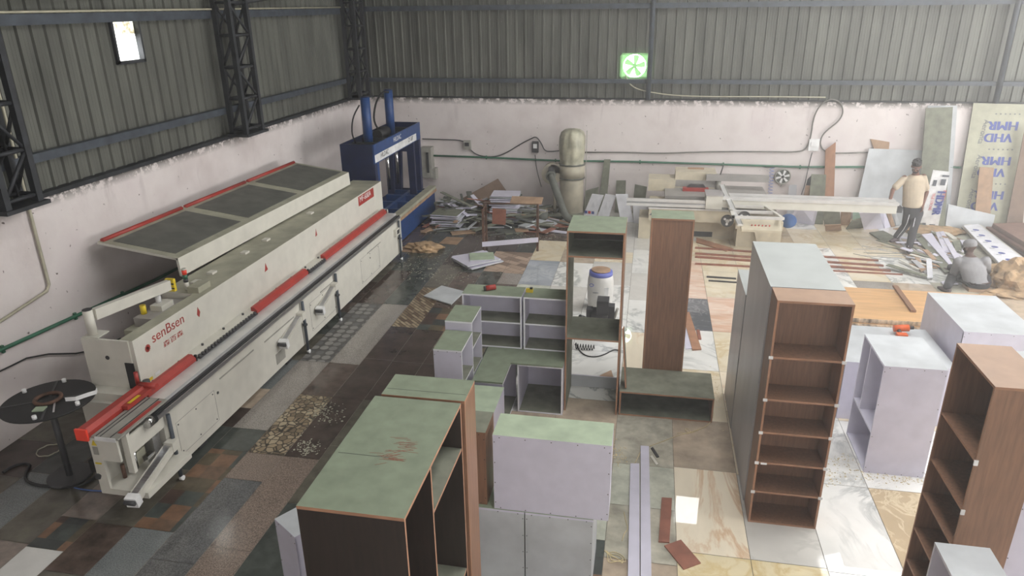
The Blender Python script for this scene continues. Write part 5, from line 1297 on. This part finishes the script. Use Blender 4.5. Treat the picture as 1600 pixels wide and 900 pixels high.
def flat(name, label, cat, pxs, t, m, z=0.0, group=None, em=None):
    """lying board whose top face has these photo corners, resting at height z"""
    return slab(name, label, cat, [F(x, y, z+t) for x, y in pxs], t, m, group, em)
def lean(name, label, cat, bl, br, tr, tl, t, m, yt=15.65, zb=.0, group=None, em=None, yb=None):
    """board standing on the floor (bottom corners) with its top resting near the wall plane"""
    B = []
    for p in (bl, br):
        b = F(*p, zb)
        if b.y > 15.5: b = Yp(*p, 15.5); b.z = .005
        if yb is not None: b = Yp(*p, yb); b.z = .005
        B.append(b)
    return slab(name, label, cat, [B[0], B[1], Yp(*tr, yt), Yp(*tl, yt)], t, m, group, em)
def settext(o, Mx, origin, body, size, mat, rot=0, sx=1, off=(0, 0)):
    m_ = Matrix.Translation(Vector(origin) + (Mx @ Vector((off[0], off[1], .003)))) @ Mx @ Matrix.Rotation(rot, 4, 'Z') @ Matrix.Diagonal((sx, 1, 1, 1))
    return text(body, o, size, mat, m_, bold=.011 if size > .15 else 0)

# ---- leaning against the back wall, from left to right
slab('particle_board', 'large brown board leaning askew on the wall behind the scrap heap', 'board', [Yp(704, 320, 15.15), Yp(800, 326, 15.15), Yp(794, 302, 15.45), Yp(778, 279, 15.65)], .018, 'particle')
lean('green_plank', 'narrow dark green plank leaning on the wall right of the dust collector', 'board', (934, 316), (947, 316), (954, 249), (944, 249), .018, 'green_dk')
lean('green_offcut', 'small dark green square board leaning between wrapped boards and saw', 'board', (961, 320), (977, 320), (978, 282), (963, 282), .018, 'green_dk', yt=15.55)
lean('green_offcut', 'dark green crooked board leaning left of the saw table', 'board', (988, 322), (1006, 326), (1011, 292), (992, 288), .018, 'green_dk', yt=15.5)
lean('pale_green_board', 'pale green board leaning beside the dust collector foot', 'board', (910, 331), (930, 331), (936, 292), (915, 298), .018, 'green_dk', yt=15.5)
for i, (q, lab) in enumerate(((((911, 337), (931, 339), (943, 305), (925, 303)), 'white film covered board nearest the dust collector with blue print'),
        (((933, 340), (950, 342), (962, 306), (946, 303)), 'slanting white film covered board in the middle of the wrapped row'),
        (((970, 347), (990, 347), (981, 303), (962, 303)), 'white board leaning left of the saw, tilted to the left'),
        (((990, 349), (1014, 349), (1016, 318), (989, 318)), 'white board with red and blue label below the saw rail'))):
    o, Mx, q3 = lean('wrapped_board', lab, 'board', *q, .02, 'paper', yt=15.1 - .1*i, group='film wrapped boards by the saw')
    if i in (0, 3):
        mb = MB(); Wd = (q3[1]-q3[0]).length
        for k in range(3): mb.box(.12*Wd+k*.27*Wd, .32*Wd+k*.27*Wd, .06, .12, .001, .002, 'ink_blue' if k != 1 else 'ink_red')
        bmesh.ops.transform(mb.bm, matrix=Matrix.Translation(q3[0]) @ Mx, verts=mb.bm.verts[:]); mb.build('printed_label', o)
lean('peach_plank', 'tall peach coloured plank with cut top leaning on the wall behind the saw table', 'board', (1287, 338), (1303, 338), (1306, 222), (1290, 234), .018, 'edge', yt=15.68, yb=15.5)
lean('grey_board', 'grey brown square board leaning left of the peach plank', 'board', (1264, 325), (1290, 325), (1291, 273), (1268, 272), .018, 'green_dk', yt=15.42, yb=15.2)
lean('pinkish_board', 'pinkish board leaning low in front of the grey brown square', 'board', (1252, 330), (1282, 330), (1283, 292), (1259, 290), .018, 'cardboard', yt=15.4)
lean('dark_board', 'narrow dark board behind the grey brown square', 'board', (1250, 320), (1262, 320), (1270, 272), (1262, 280), .018, 'box_dark', yt=15.6, yb=15.5)
lean('small_grey_board', 'small grey board leaning under the round wall fan', 'board', (1232, 318), (1246, 318), (1245, 289), (1233, 289), .018, 'grey_lam', yt=15.6)
o, Mx, q3 = lean('white_sheet', 'large plain white sheet leaning on the wall behind the standing man', 'board', (1333, 345), (1436, 343), (1442, 235), (1358, 232), .018, 'white_dusty', yt=15.68, yb=15.5)
slab('brown_offcut', 'bent brown offcut showing over the top of the large white sheet', 'board', [Yp(1366, 234, 15.70), Yp(1389, 233, 15.70), Yp(1390, 222, 15.73), Yp(1360, 217, 15.73)], .012, 'cardboard')
lean('mint_sheet', 'thin pale sheet standing just behind the tall olive board', 'board', (1442, 343), (1484, 344), (1496, 165), (1450, 165), .01, 'white_dusty', yt=15.73, yb=15.66)
lean('olive_board', 'tall olive green board leaning on the wall right of the standing man', 'board', (1434, 346), (1478, 348), (1489, 167), (1447, 169), .02, 'green_dk', yt=15.58, yb=15.2)
o, Mx, q3 = lean('printed_board', 'narrow pale board with blue and red lettering leaning before the olive board', 'board', (1436, 356), (1465, 358), (1484, 269), (1458, 266), .02, 'label_white', yt=15.0)
L = (q3[3]-q3[0]).length; Wd = (q3[1]-q3[0]).length
settext(o, Mx, q3[0], 'HDMR', .2, 'ink_blue', R(-90), .9, (Wd*.36, L*.62+.05))
settext(o, Mx, q3[0], 'TRUE STRONG', .07, 'ink_red', R(-90), .8, (Wd*.2, L*.62))
settext(o, Mx, q3[0], 'THICKNESS', .08, 'ink_blue', R(-90), .7, (Wd*.72, L*.5))
settext(o, Mx, q3[0], 'BUSTER', .08, 'ink_red', R(-90), .8, (Wd*.72, L*.68))
mb = MB(); mb.box(Wd*.12, Wd*.3, L*.74, L*.84, .001, .003, 'ink_grey'); mb.box(Wd*.5, Wd*.75, L*.76, L*.86, .001, .003, 'ink_grey'); mb.box(Wd*.5, Wd*.85, L*.90, L*.93, .001, .003, 'ink_grey'); mb.box(Wd*.1, Wd*.3, .03, .12, .001, .003, 'ink_grey'); mb.box(Wd*.5, Wd*.8, .03, .1, .001, .003, 'ink_grey')
bmesh.ops.transform(mb.bm, matrix=Matrix.Translation(q3[0]) @ Mx, verts=mb.bm.verts[:]); mb.build('printed_label', o)
# the big printed sheet
o, Mx, q3 = lean('printed_sheet', 'tall pale green sheet printed with upside-down blue lettering at the right', 'board', (1492, 344), (1590, 347), (1606, 163), (1521, 161), .02, 'cream_dusty', yt=15.69, yb=15.52, em='box_dark')
o.data.materials[0] = plain('pale_green_sheet', (166, 165, 146), .6, var=.06)
L = (q3[3]-q3[0]).length; Wd = (q3[1]-q3[0]).length
for k, fr_ in enumerate((.70, .42, .14)):
    yy = L*fr_
    settext(o, Mx, q3[0], 'VHD', .24, 'ink_blue', R(180), 1.0, (Wd*.64, yy+.20))
    settext(o, Mx, q3[0], 'HMR', .24, 'ink_blue', R(180), 1.05, (Wd*.70, yy+.43))
    settext(o, Mx, q3[0], 'Aeronta', .14, 'ink_grey', R(-95), 1.0, (Wd*.14, yy+.42))
    settext(o, Mx, q3[0], '\u2022 \u2022 \u2022 \u2022 \u2022 \u2022', .10, 'ink_grey', R(180), 1.3, (Wd*.70, yy+.58))
lean('brown_board', 'narrow brown board leaning on the printed sheet', 'board', (1524, 344), (1549, 345), (1553, 262), (1531, 261), .018, 'cardboard', yt=15.46, yb=15.36)
lean('brown_board', 'dark brown sheet leaning at the right frame edge beside the printed sheet', 'board', (1574, 346), (1600, 348), (1612, 200), (1602, 198), .018, 'particle', yt=15.5, yb=15.4)
lean('white_low_board', 'long white board lying on edge at the foot of the printed sheet', 'board', (1478, 352), (1552, 350), (1555, 336), (1482, 319), .018, 'white_dusty', yt=15.27, yb=15.22)

# ---- leaning offcuts seen under the saw table
und = [('olive_offcut', 'olive square board leaning below the saw table', (1288, 353), (1314, 353), (1312, 328), (1286, 330), 'green_dk', 14.9),
       ('tan_offcut', 'tan upright board below the saw table beside the olive square', (1313, 352), (1328, 352), (1331, 322), (1315, 324), 'cardboard', 15.0),
       ('brown_offcut', 'low brown strip standing below the saw table', (1290, 361), (1315, 360), (1314, 351), (1289, 352), 'cardboard', 14.6),
       ('pale_green_offcut', 'pale green board below the saw table left of the white square', (1332, 351), (1350, 352), (1350, 322), (1333, 322), 'clear_dirty', 15.0),
       ('dark_green_offcut', 'dark green low board at the foot of the pale green one', (1322, 358), (1349, 356), (1346, 341), (1332, 345), 'green_dk', 14.7),
       ('white_square', 'clean white square board leaning under the end of the saw table', (1350, 359), (1381, 357), (1374, 330), (1343, 333), 'white', 14.6),
       ('white_strip', 'white strip leaning right of the clean white square', (1383, 357), (1392, 355), (1380, 325), (1371, 326), 'white', 14.9),
       ('brown_strip', 'brown strip leaning next to the white strip by the man', (1393, 355), (1399, 354), (1390, 325), (1383, 326), 'cardboard', 15.0),
       ('white_strip', 'white strip leaning nearest the man under the table end', (1400, 353), (1407, 352), (1398, 326), (1392, 326), 'white_dusty', 15.05),
       ('white_board', 'wide white board leaning under the saw table right of the control panel', (1231, 346), (1272, 352), (1279, 322), (1247, 320), 'white', 14.9)]
for nm, lb, a, b2, c_, d, m, yt in und: lean(nm, lb, 'offcut', a, b2, c_, d, .018, m, yt=yt)

ORD = ['top', 'second', 'third', 'fourth', 'fifth', 'sixth', 'seventh', 'eighth', 'ninth', 'tenth', 'eleventh', 'twelfth', 'thirteenth', 'fourteenth']
def nth(i, n): return ORD[n-1-i] + ('' if i == n-1 else ' from top')
# ---- stacks of sheets at the right
for i in range(6):
    z = .024*i
    q = [F(1560+i, 413, z+.02), F(1604+i, 411, z+.02), F(1524+i, 349, z+.02), F(1501+i, 352, z+.02)]
    d = Vector((.03*math.sin(i*2), .04*math.cos(i*3), 0)); q = [p+d for p in q]
    o, Mx, q3 = slab('printed_white_sheet', 'top white sheet with blue round marks in the stack before the brown sheets' if i == 5 else 'white sheet, '+nth(i, 6)+', in the stack beside the brown sheets', 'sheet', q, .02, 'paper' if i == 5 else 'cream', 'white sheets stacked at the right')
    if i == 5:
        ang = math.atan2(q3[3].y-q3[0].y, q3[3].x-q3[0].x)
        for k in range(6):
            p = q3[0].lerp(q3[3], .1+.15*k).lerp(q3[1].lerp(q3[2], .1+.15*k), .45)
            mb = MB(); mb.cyl(p, p+Vector((0, 0, .002)), .055, 'ink_blue', seg=16); mb.box(p.x-.12, p.x-.04, p.y-.1, p.y-.08, p.z, p.z+.002, 'ink_grey'); mb.build('printed_mark', o)
for i in range(5):
    z = .05*i; d = .05*math.sin(i*2.3)
    q = [Vector((6.7+d, 12.6+.1*i, z+.045)), Vector((7.95, 12.75, z+.045)), Vector((7.85, 15.15, z+.045)), Vector((6.62+d, 15.1-.05*i, z+.045))]
    slab('brown_sheet', 'brown sheet, '+nth(i, 5)+', in the stack at the right edge', 'sheet', q, .045, 'brown_sheets', 'brown sheets stacked at the right')

# ---- offcuts on the floor among the workers
rr = random.Random(11)
fl = [((1432, 372), (1445, 370), (1490, 421), (1477, 426), 'green_dk', 'long grey brown strip crossing the offcuts before the standing man', .03),
      ((1440, 366), (1456, 364), (1491, 416), (1488, 419), 'white', 'long white wedge shaped offcut beside the grey brown strip', .05),
      ((1447, 398), (1455, 397), (1458, 433), (1449, 434), 'paper', 'short white board with pink marks left of the seated worker', .04),
      ((1460, 358), (1466, 358), (1482, 390), (1474, 392), 'white', 'white strip pointing away behind the wedge shaped offcut', .05),
      ((1468, 362), (1474, 361), (1500, 402), (1492, 405), 'white', 'white strip lying nearest the seated worker', .06),
      ((1418, 398), (1428, 396), (1448, 420), (1440, 424), 'cardboard', 'tan strip lying among the thin cut strips', .02),
      ((1488, 377), (1500, 375), (1507, 388), (1494, 392), 'green_dk', 'small olive piece behind the seated worker', .04),
      ((1500, 374), (1512, 376), (1510, 392), (1503, 392), 'white', 'white piece at the seated worker\'s head', .04),
      ((1470, 440), (1486, 436), (1498, 443), (1474, 444), 'white', 'white scrap by the seated worker\'s foot', .02),
      ((1413, 352), (1428, 350), (1440, 368), (1424, 372), 'green_dk', 'dark green piece behind the standing man', .02),
      ((1358, 363), (1380, 360), (1407, 374), (1380, 378), 'green_dk', 'dark green plate on the floor left of the standing man', .01)]
for a, b2, c_, d, m, lb, z in fl: flat('floor_offcut', lb, 'offcut', (a, b2, c_, d), .018, m, z)
def strip(name, label, cat, a, b2, wd, t, m, group=None):
    a, b2 = Vector(a), Vector(b2); d = (b2-a); s_ = d.cross(Vector((0, 0, 1))).normalized()*wd/2; u = Vector((0, 0, t))
    mb = MB(); vs = [mb.bm.verts.new(p) for p in (a-s_, a+s_, b2+s_, b2-s_, a-s_+u, a+s_+u, b2+s_+u, b2-s_+u)]
    i = mb.mi(m)
    for q in ((0, 3, 2, 1), (4, 5, 6, 7), (0, 1, 5, 4), (1, 2, 6, 5), (2, 3, 7, 6), (3, 0, 4, 7)): mb.bm.faces.new([vs[k] for k in q]).material_index = i
    bmesh.ops.recalc_face_normals(mb.bm, faces=mb.bm.faces[:])
    return single(mb, name, label, cat, group)
CN = dict(green_dk='olive', white='white', white_dusty='dusty white', cardboard='tan', grey_lam='light grey', maroon='reddish brown', duct='dark grey', cream='cream')
def OFF(a, b2, wd, mt): L = (b2-a).length; return ('short' if L < .4 else 'medium' if L < .7 else 'long')+' '+('thin' if wd < .06 else 'narrow' if wd < .1 else 'wide')+' '+CN[mt]
strip('aluminium_rail', 'long thin aluminium rail lying at the feet of the standing man', 'rail', F(1402, 372), F(1448, 430), .05, .03, 'alu')
strip('aluminium_rail', 'shorter aluminium profile beside the long rail', 'rail', F(1420, 382), F(1436, 396), .03, .02, 'alu')
for k in range(70):
    px, py = rr.uniform(1408, 1510), rr.uniform(352, 440)
    if px-1408 < (py-352)*.45-10: continue
    a = F(px, py, 0); L = rr.uniform(.15, .75); ang = R(rr.gauss(115, 35)); z = rr.uniform(0, .05)
    d = Vector((math.cos(ang)*L, math.sin(ang)*L, rr.uniform(-.0, .05)))
    if abs(a.x-5.15) < .45 and abs(a.y-11.9) < .55: continue
    if (a+d).y > 15.5 or (a+d).x > 6.0: continue
    wd_ = rr.uniform(.03, .11); mt_ = rr.choice(['white', 'white', 'cardboard', 'green_dk', 'cream', 'white_dusty', 'grey_lam'])
    strip('floor_offcut', OFF(a, a+d, wd_, mt_)+' strip in the litter '+('near the standing man' if a.y > 13.2 else 'near the seated worker' if a.y < 12.5 else 'midway between the two workers')+(', left side' if a.x < 4.9 else ', right side'), 'offcut', a+Vector((0, 0, z)), a+d+Vector((0, 0, z)), wd_, .012, mt_, 'loose offcuts between the workers')
for k in range(12):
    a = F(rr.uniform(1380, 1425), rr.uniform(388, 410)); L = rr.uniform(.3, .8); ang = R(rr.gauss(170, 12))
    strip('thin_strip', 'hair-thin grey strip left of the long aluminium rail', 'offcut', a, a+Vector((L*math.cos(ang), L*math.sin(ang), .002)), .012, .006, rr.choice(['grey_lam', 'box_grey']), 'thin grey strips by the rail')
# ---- long brown lippings on the cream tiles
S_ = [((1086, 388), (1372, 408)), ((1086, 397), (1380, 416)), ((1086, 402), (1391, 424)), ((1086, 413), (1300, 424)), ((1300, 424), (1410, 430))]
for i, (a, b2) in enumerate(S_):
    strip('brown_lipping', ['farthest', 'second', 'third', 'nearest', 'short thin'][i]+' brown strip on the cream tiles, running behind the tall grey cabinet', 'strip', F(*a), F(*b2), (.05, .06, .07, .045, .02)[i], .025, 'maroon')
flat('pink_plank', 'wide pinkish plank lying slantwise at the foot of the saw', 'board', ((1088, 378), (1088, 371), (1146, 388), (1135, 392)), .018, 'edge', .0)
strip('black_strip', 'upper black strip on the cream tiles right of the brown panel cabinet', 'strip', F(1104, 433), F(1150, 436), .05, .015, 'box_dark')
strip('black_strip', 'lower black strip on the cream tiles, partly hidden by the grey cabinet', 'strip', F(1107, 439), F(1152, 442), .04, .015, 'box_dark')
flat('tan_board', 'long tan board on the floor right of the brown panel cabinet', 'board', ((1082, 546), (1096, 545), (1077, 487), (1066, 490)), .02, 'edge')
flat('tan_board', 'short brown board end beside the long tan board', 'board', ((1091, 529), (1096, 529), (1093, 515), (1088, 515)), .02, 'maroon')
flat('white_strip', 'small white strip under the long tan board', 'offcut', ((1071, 545), (1082, 544), (1074, 510), (1068, 512)), .012, 'white')
# ---- front floor pieces
flat('brown_piece', 'narrow brown board piece on the green grey tiles', 'board', ((1029, 846), (1046, 847), (1050, 778), (1034, 777)), .012, 'maroon')
flat('brown_piece', 'brown rectangle lying askew at the bottom of the picture', 'board', ((1068, 889), (1095, 879), (1064, 843), (1038, 852)), .012, 'maroon')
flat('white_plank', 'shorter long white plank lying beside its longer twin', 'plank', ((981, 905), (999.5, 905), (999, 724), (985, 724)), .03, 'white')
flat('white_plank', 'longer white plank lying on the tiles at the bottom centre', 'plank', ((1001, 905), (1018, 905), (1014, 697), (1001, 696)), .035, 'white')
flat('brown_piece', 'tiny dark strip beside the top of the white planks', 'offcut', ((1026, 714), (1030, 713), (1020, 698), (1017, 700)), .01, 'box_dark')
flat('white_piece', 'tiny pale strip beside the top of the white planks', 'offcut', ((1025, 726), (1029, 725), (1019, 711), (1016, 713)), .01, 'cream')
def twine(name, label, pxs, r=.0035):
    mb = MB(); mb.tube([F(x, y, r+.001) for x, y in pxs], r, 'rope', seg=6, smoothpts=2); single(mb, name, label, 'twine')
twine('twine', 'pale twine running from the low brown cabinet to the white planks', [(1113, 640), (1116, 648), (1108, 664), (1090, 672), (1060, 680), (1035, 690), (1012, 698), (1002, 703), (996, 716), (992, 724)])
twine('twine', 'small loop of twine near the low brown cabinet corner', [(1058, 677), (1066, 676), (1076, 678), (1080, 674), (1072, 668), (1070, 673), (1080, 677), (1092, 672)])
a_ = []
for k in range(26): t_ = k*.7; a_.append((958+14*math.cos(t_)+4*math.sin(t_*2.3)+(k % 5), 870+9*math.sin(t_*1.1)+3*math.cos(t_*3)))
twine('twine_tangle', 'tangle of pale twine on the floor left of the white planks', a_)
twine('twine', 'curl of twine on the green tiles left of the white planks', [(975, 800), (978, 815), (982, 826), (975, 834), (972, 845)])
# ---- debris in front of the open unit
flat('wood_scrap', 'brown splintered board end seen through the tall open unit', 'offcut', ((908, 601), (945, 603), (955, 590), (925, 597)), .015, 'maroon')
flat('wood_scrap', 'pale brown wood scrap under the open unit shelf', 'offcut', ((925, 596), (962, 600), (955, 578), (938, 586)), .02, 'cardboard', .015)
# ---- kraft paper heaps
def crumple(name, label, c, rx, ry, rz, m, seed, cat='paper'):
    mb = MB(); v = bmesh.ops.create_icosphere(mb.bm, subdivisions=4, radius=1)['verts']; r_ = random.Random(seed)
    dirs = [(Vector((r_.gauss(0, 1), r_.gauss(0, 1), r_.gauss(0, 1))).normalized(), r_.uniform(2, 9), r_.uniform(0, 6)) for _ in range(14)]
    for x in v:
        k = .86+sum(abs(math.sin(x.co.dot(d)*f_+p))*.15-.07 for d, f_, p in dirs)*.6
        x.co = Vector((x.co.x*rx*k, x.co.y*ry*k, max(x.co.z, -.25)*rz*k))
    mb._tag(v, m); bmesh.ops.transform(mb.bm, matrix=Matrix.Translation(c), verts=v)
    zmin = min(x.co.z for x in v)
    for x in v: x.co.z += -zmin+c[2]
    single(mb, name, label, cat)
c = F(1588, 449); crumple('crumpled_paper', 'big crumpled heap of kraft paper right of the seated worker', c, .36, .34, .32, 'kraft', 1)
c = F(1600, 430); crumple('crumpled_paper', 'flat crumpled kraft paper at the right edge behind the big heap', c, .5, .25, .14, 'kraft', 2)
c = F(1596, 462); crumple('crumpled_paper', 'low fringe of kraft paper in front of the big heap', c, .5, .2, .05, 'kraft', 3)
c = F(1455, 362); crumple('crumpled_paper', 'strip of kraft paper on the floor behind the white offcuts', c, .55, .28, .07, 'kraft', 4)
c = F(664, 390); crumple('torn_cardboard', 'torn brown cardboard on the dark floor near the press', c, .3, .2, .10, 'kraft', 5, 'cardboard')
flat('torn_cardboard', 'flat strip of cardboard between the machine leg and the torn cardboard', 'cardboard', ((622, 392), (660, 395), (662, 386), (625, 385)), .01, 'cardboard')

# ---- stacks at the back left
c = Yp(790, 322, 14.55)
for i in range(14):
    dx, dy = .02*math.sin(i*2.1), .02*math.cos(i*1.7); wd = .29 if i > 4 else .33
    mb = MB(); mb.box(-wd, wd, -.22, .22, 0, .026, 'white' if i % 3 else 'white_dusty', Matrix.Translation((c.x+dx, c.y+dy, .02+.043*i)) @ Matrix.Rotation(.06*math.sin(i*3), 4, 'Z'))
    single(mb, 'white_board', 'white board, '+nth(i, 14)+', in the tall stack before the leaning brown board', 'panel', 'white panels stacked in the scrap heap')
c = F(697, 356)
for i in range(7):
    dx, dy = .035*math.sin(i*2.1), .03*math.cos(i*1.7)
    mb = MB(); mb.board(-.29, .29, -.27, .27, 0, .02, 2, 'green_dk' if i in (6, 3) else 'white_dusty', 'white', 'white'); bmesh.ops.transform(mb.bm, matrix=Matrix.Translation((c.x+dx, c.y+.2+dy, .045*i)) @ Matrix.Rotation(.1*math.sin(i*3), 4, 'Z'), verts=mb.bm.verts[:])
    single(mb, 'green_board', 'board, '+nth(i, 7)+', in the low olive topped stack beside the blue press', 'panel', 'panels stacked beside the press')
c = F(741, 415)
for i in range(5):
    mb = MB(); s1, s2 = (.34, .3) if i < 4 else (.22, .2)
    mb.board(-s1, s1, -s2, s2, 0, .018, 2, 'white' if i < 4 else 'green_lt', 'white', 'white_dusty'); bmesh.ops.transform(mb.bm, matrix=Matrix.Translation((c.x+.04*math.sin(i*2)+(.05 if i == 4 else 0), c.y+.2+.03*math.cos(i*3), .022*i)) @ Matrix.Rotation(R(42)+.12*math.sin(i*2.2)-(R(30) if i == 4 else 0), 4, 'Z'), verts=mb.bm.verts[:])
    single(mb, 'white_board', 'small pale green board topping the stack before the trestle' if i == 4 else 'white board, '+nth(i, 5)+', in the small floor stack before the trestle', 'panel', 'white panels before the trestle')
flat('white_sheet', 'white sheet lying on the floor left of the white open cabinets', 'board', ((705, 475), (726, 455), (690, 446), (662, 462)), .018, 'white_dusty', .01)
flat('pink_sheet', 'dusty pinkish sheet on the dark floor by the olive stack', 'board', ((686, 380), (714, 382), (724, 371), (698, 370)), .008, 'cardboard')
M['tmp'] = M['cardboard']
# trestle frame
tr = thing('trestle_frame', 'rusty steel trestle frame standing in front of the scrap heap', 'trestle', (-2.45, 12.6, 0))
def P(nm, f, label=None, parent=tr): mb = MB(); f(mb); return mb.build(nm, parent, label)
A0, A1 = Vector((-2.93, 12.4, 0)), Vector((-1.95, 12.62, 0)); B0, B1 = A0+Vector((-.06, .5, 0)), A1+Vector((-.06, .42, 0))
for p in (A0, A1, B0, B1): P('leg', lambda mb, p=p: mb.box(p.x-.02, p.x+.02, p.y-.02, p.y+.02, 0, .82, 'rust'))
for p, q in ((A0, B0), (A1, B1), (B0, B1)):
    def f(mb, p=p, q=q):
        for z in ((.80,) if p is B0 else (.80, .28)): mb.cyl((p.x, p.y, z), (q.x, q.y, z), .018, 'rust', seg=8)
    P('cross_bar', f)
strip('white_plank', 'narrow white plank resting on edge across the rusty trestle frame', 'plank', (A0.x-.02, A0.y-.04, .12), (A1.x+.02, A1.y-.04, .19), .018, .09, 'white')
mb = MB(); mb.box(-.13, .13, -.01, .01, 0, .30, 'maroon', Matrix.Translation((A0.x+.2, A0.y+.45, .42)) @ Matrix.Rotation(.05, 4, 'Y')); single(mb, 'brown_square', 'brown square board hooked on the rusty trestle frame', 'board')
mb = MB(); mb.box(-.3, .3, -.12, .12, 0, .018, 'cardboard', Matrix.Translation((A1.x-.28, A1.y+.45, .84)) @ Matrix.Rotation(.3, 4, 'X')); single(mb, 'tan_offcut', 'tan board laid on the far corner of the trestle frame', 'board')
# heap of offcuts
rr = random.Random(21)
for k in range(230):
    px = rr.uniform(664, 905); a = F(px, 0+rr.triangular(322, 366, 335)); 
    if a.y > 15.45: a.y = rr.uniform(14.6, 15.4)
    if a.x < -4.45: a.x += .45
    if (a.x+1.6)**2+(a.y-15.15)**2 < .36 and rr.random() < .8: continue
    hgt = max(0, .34-abs(a.y-14.6)*.38)*(.5+.5*rr.random()) if a.x < -2.2 else .06*rr.random()
    L = rr.uniform(.2, .95); ang = rr.gauss(0, .75); d = Vector((math.cos(ang)*L/2, math.sin(ang)*L/2, rr.uniform(-.09, .09)*hgt*4))
    p = Vector((a.x, min(a.y, 15.3), hgt+abs(d.z)+.002)); q1, q2 = p-d, p+d
    if max(q1.y, q2.y) > 15.68 or min(q1.x, q2.x) < -4.62: continue
    wd_ = rr.choice([.03, .05, .08, .12, .2]); mt_ = rr.choice(['green_dk', 'green_dk', 'white', 'white_dusty', 'cardboard', 'grey_lam', 'maroon', 'duct', 'green_dk', 'duct', 'olive_dk'] if 'olive_dk' in M else ['green_dk', 'green_dk', 'white', 'white_dusty', 'cardboard', 'grey_lam', 'maroon', 'duct', 'duct', 'green_dk'])
    strip('heap_offcut', OFF(q1, q2, wd_, mt_)+' offcut in the heap '+('by the blue press' if p.x < -3.7 else 'under the white stack' if p.x < -2.9 else 'behind the trestle' if p.x < -2.2 else 'by the dust collector')+(', near the wall' if p.y > 14.7 else ', front edge' if p.y < 13.9 else ', middle'), 'offcut', q1, q2, wd_, .018, mt_, 'offcuts in the scrap heap')
# sawdust and chips
def chips(name, label, pxs, n, seed, m, sz=(.006, .02)):
    mb = MB(); r_ = random.Random(seed); i = mb.mi(m)
    for k in range(n):
        cx_, cy_2, sx, sy = pxs[k % len(pxs)]; p = F(r_.gauss(cx_, sx), r_.gauss(cy_2, sy)); a = r_.uniform(0, 6.28); s1 = r_.uniform(*sz); s2 = s1*r_.uniform(.3, .9)
        if p.y > 15.6: continue
        u, v_ = Vector((math.cos(a), math.sin(a), 0))*s1, Vector((-math.sin(a), math.cos(a), 0))*s2; p.z = .003
        vs = [mb.bm.verts.new(p+d) for d in (-u-v_, u-v_, u+v_, -u+v_)]; vt = mb.bm.verts.new(p+Vector((0, 0, s2*.7)))
        for q in range(4): mb.bm.faces.new((vs[q], vs[(q+1) % 4], vt)).material_index = i
    o = mb.build(name); tag(o, label, 'sawdust', kind='stuff')
chips('sawdust', 'pale wood chips scattered on the dark tiles around the stacks', [(650, 420, 22, 8), (700, 432, 30, 6), (690, 405, 30, 8), (780, 365, 50, 8), (840, 372, 40, 6), (510, 645, 14, 10), (480, 700, 10, 6)], 800, 1, 'cream_dusty', (.004, .014))
chips('sawdust', 'brownish wood chips on the white marble before the white cabinets', [(1310, 722, 25, 8), (1370, 742, 30, 5), (1415, 750, 20, 5), (1290, 745, 12, 8), (1120, 620, 6, 20), (965, 715, 8, 10)], 600, 2, 'rope', (.003, .009))
# orange power tool on the low white cabinet
dr = thing('power_drill', 'orange cordless drill lying on the low white cabinet', 'drill', (3.0, 8.15, .7))
def P(nm, f, label=None, parent=dr): mb = MB(); f(mb); return mb.build(nm, parent, label)
c = F(1408, 514, .76)
c.x = min(c.x, 3.2); c.y = min(c.y, 8.3)
P('motor_housing', lambda mb: (mb.cyl(c+Vector((-.08, 0, .0)), c+Vector((.08, 0, .02)), .04, 'orange_tool'), mb.cyl(c+Vector((.08, 0, .02)), c+Vector((.13, 0, .026)), .02, 'box_dark')))
P('handle', lambda mb: mb.cyl(c+Vector((-.03, 0, 0)), c+Vector((-.04, -.13, -.02)), .022, 'box_dark'))
P('battery', lambda mb: mb.box(c.x-.09, c.x+.02, c.y-.19, c.y-.12, c.z-.055, c.z+.01, 'orange_tool'))

# ------------------------------------------------------------------ dust haze in the hall
hm = bpy.data.materials.new('dust_haze'); hm.use_nodes = True; nt = hm.node_tree; nt.nodes.clear()
ou = nt.nodes.new('ShaderNodeOutputMaterial'); vs_ = nt.nodes.new('ShaderNodeVolumeScatter')
vs_.inputs['Color'].default_value = (1, .98, .96, 1);  vs_.inputs['Anisotropy'].default_value = .2
tc = nt.nodes.new('ShaderNodeTexCoord'); sx = nt.nodes.new('ShaderNodeSeparateXYZ'); nt.links.new(tc.outputs['Object'], sx.inputs[0])
mr = nt.nodes.new('ShaderNodeMapRange'); mr.interpolation_type = 'SMOOTHSTEP'
for k, v in ((1, -5.0), (2, 6.0), (3, HAZE*.08), (4, HAZE)): mr.inputs[k].default_value = v
nt.links.new(sx.outputs['X'], mr.inputs[0]); nt.links.new(mr.outputs[0], vs_.inputs['Density'])
nt.links.new(vs_.outputs[0], ou.inputs['Volume'])
mb = MB(); M['haze'] = hm; mb.box(-6.45, EX-.1, -6.2, WY-.02, .004, 5.0, 'haze'); tag(mb.build('haze'), 'thin pale dust haze filling the hall', 'haze', kind='stuff')
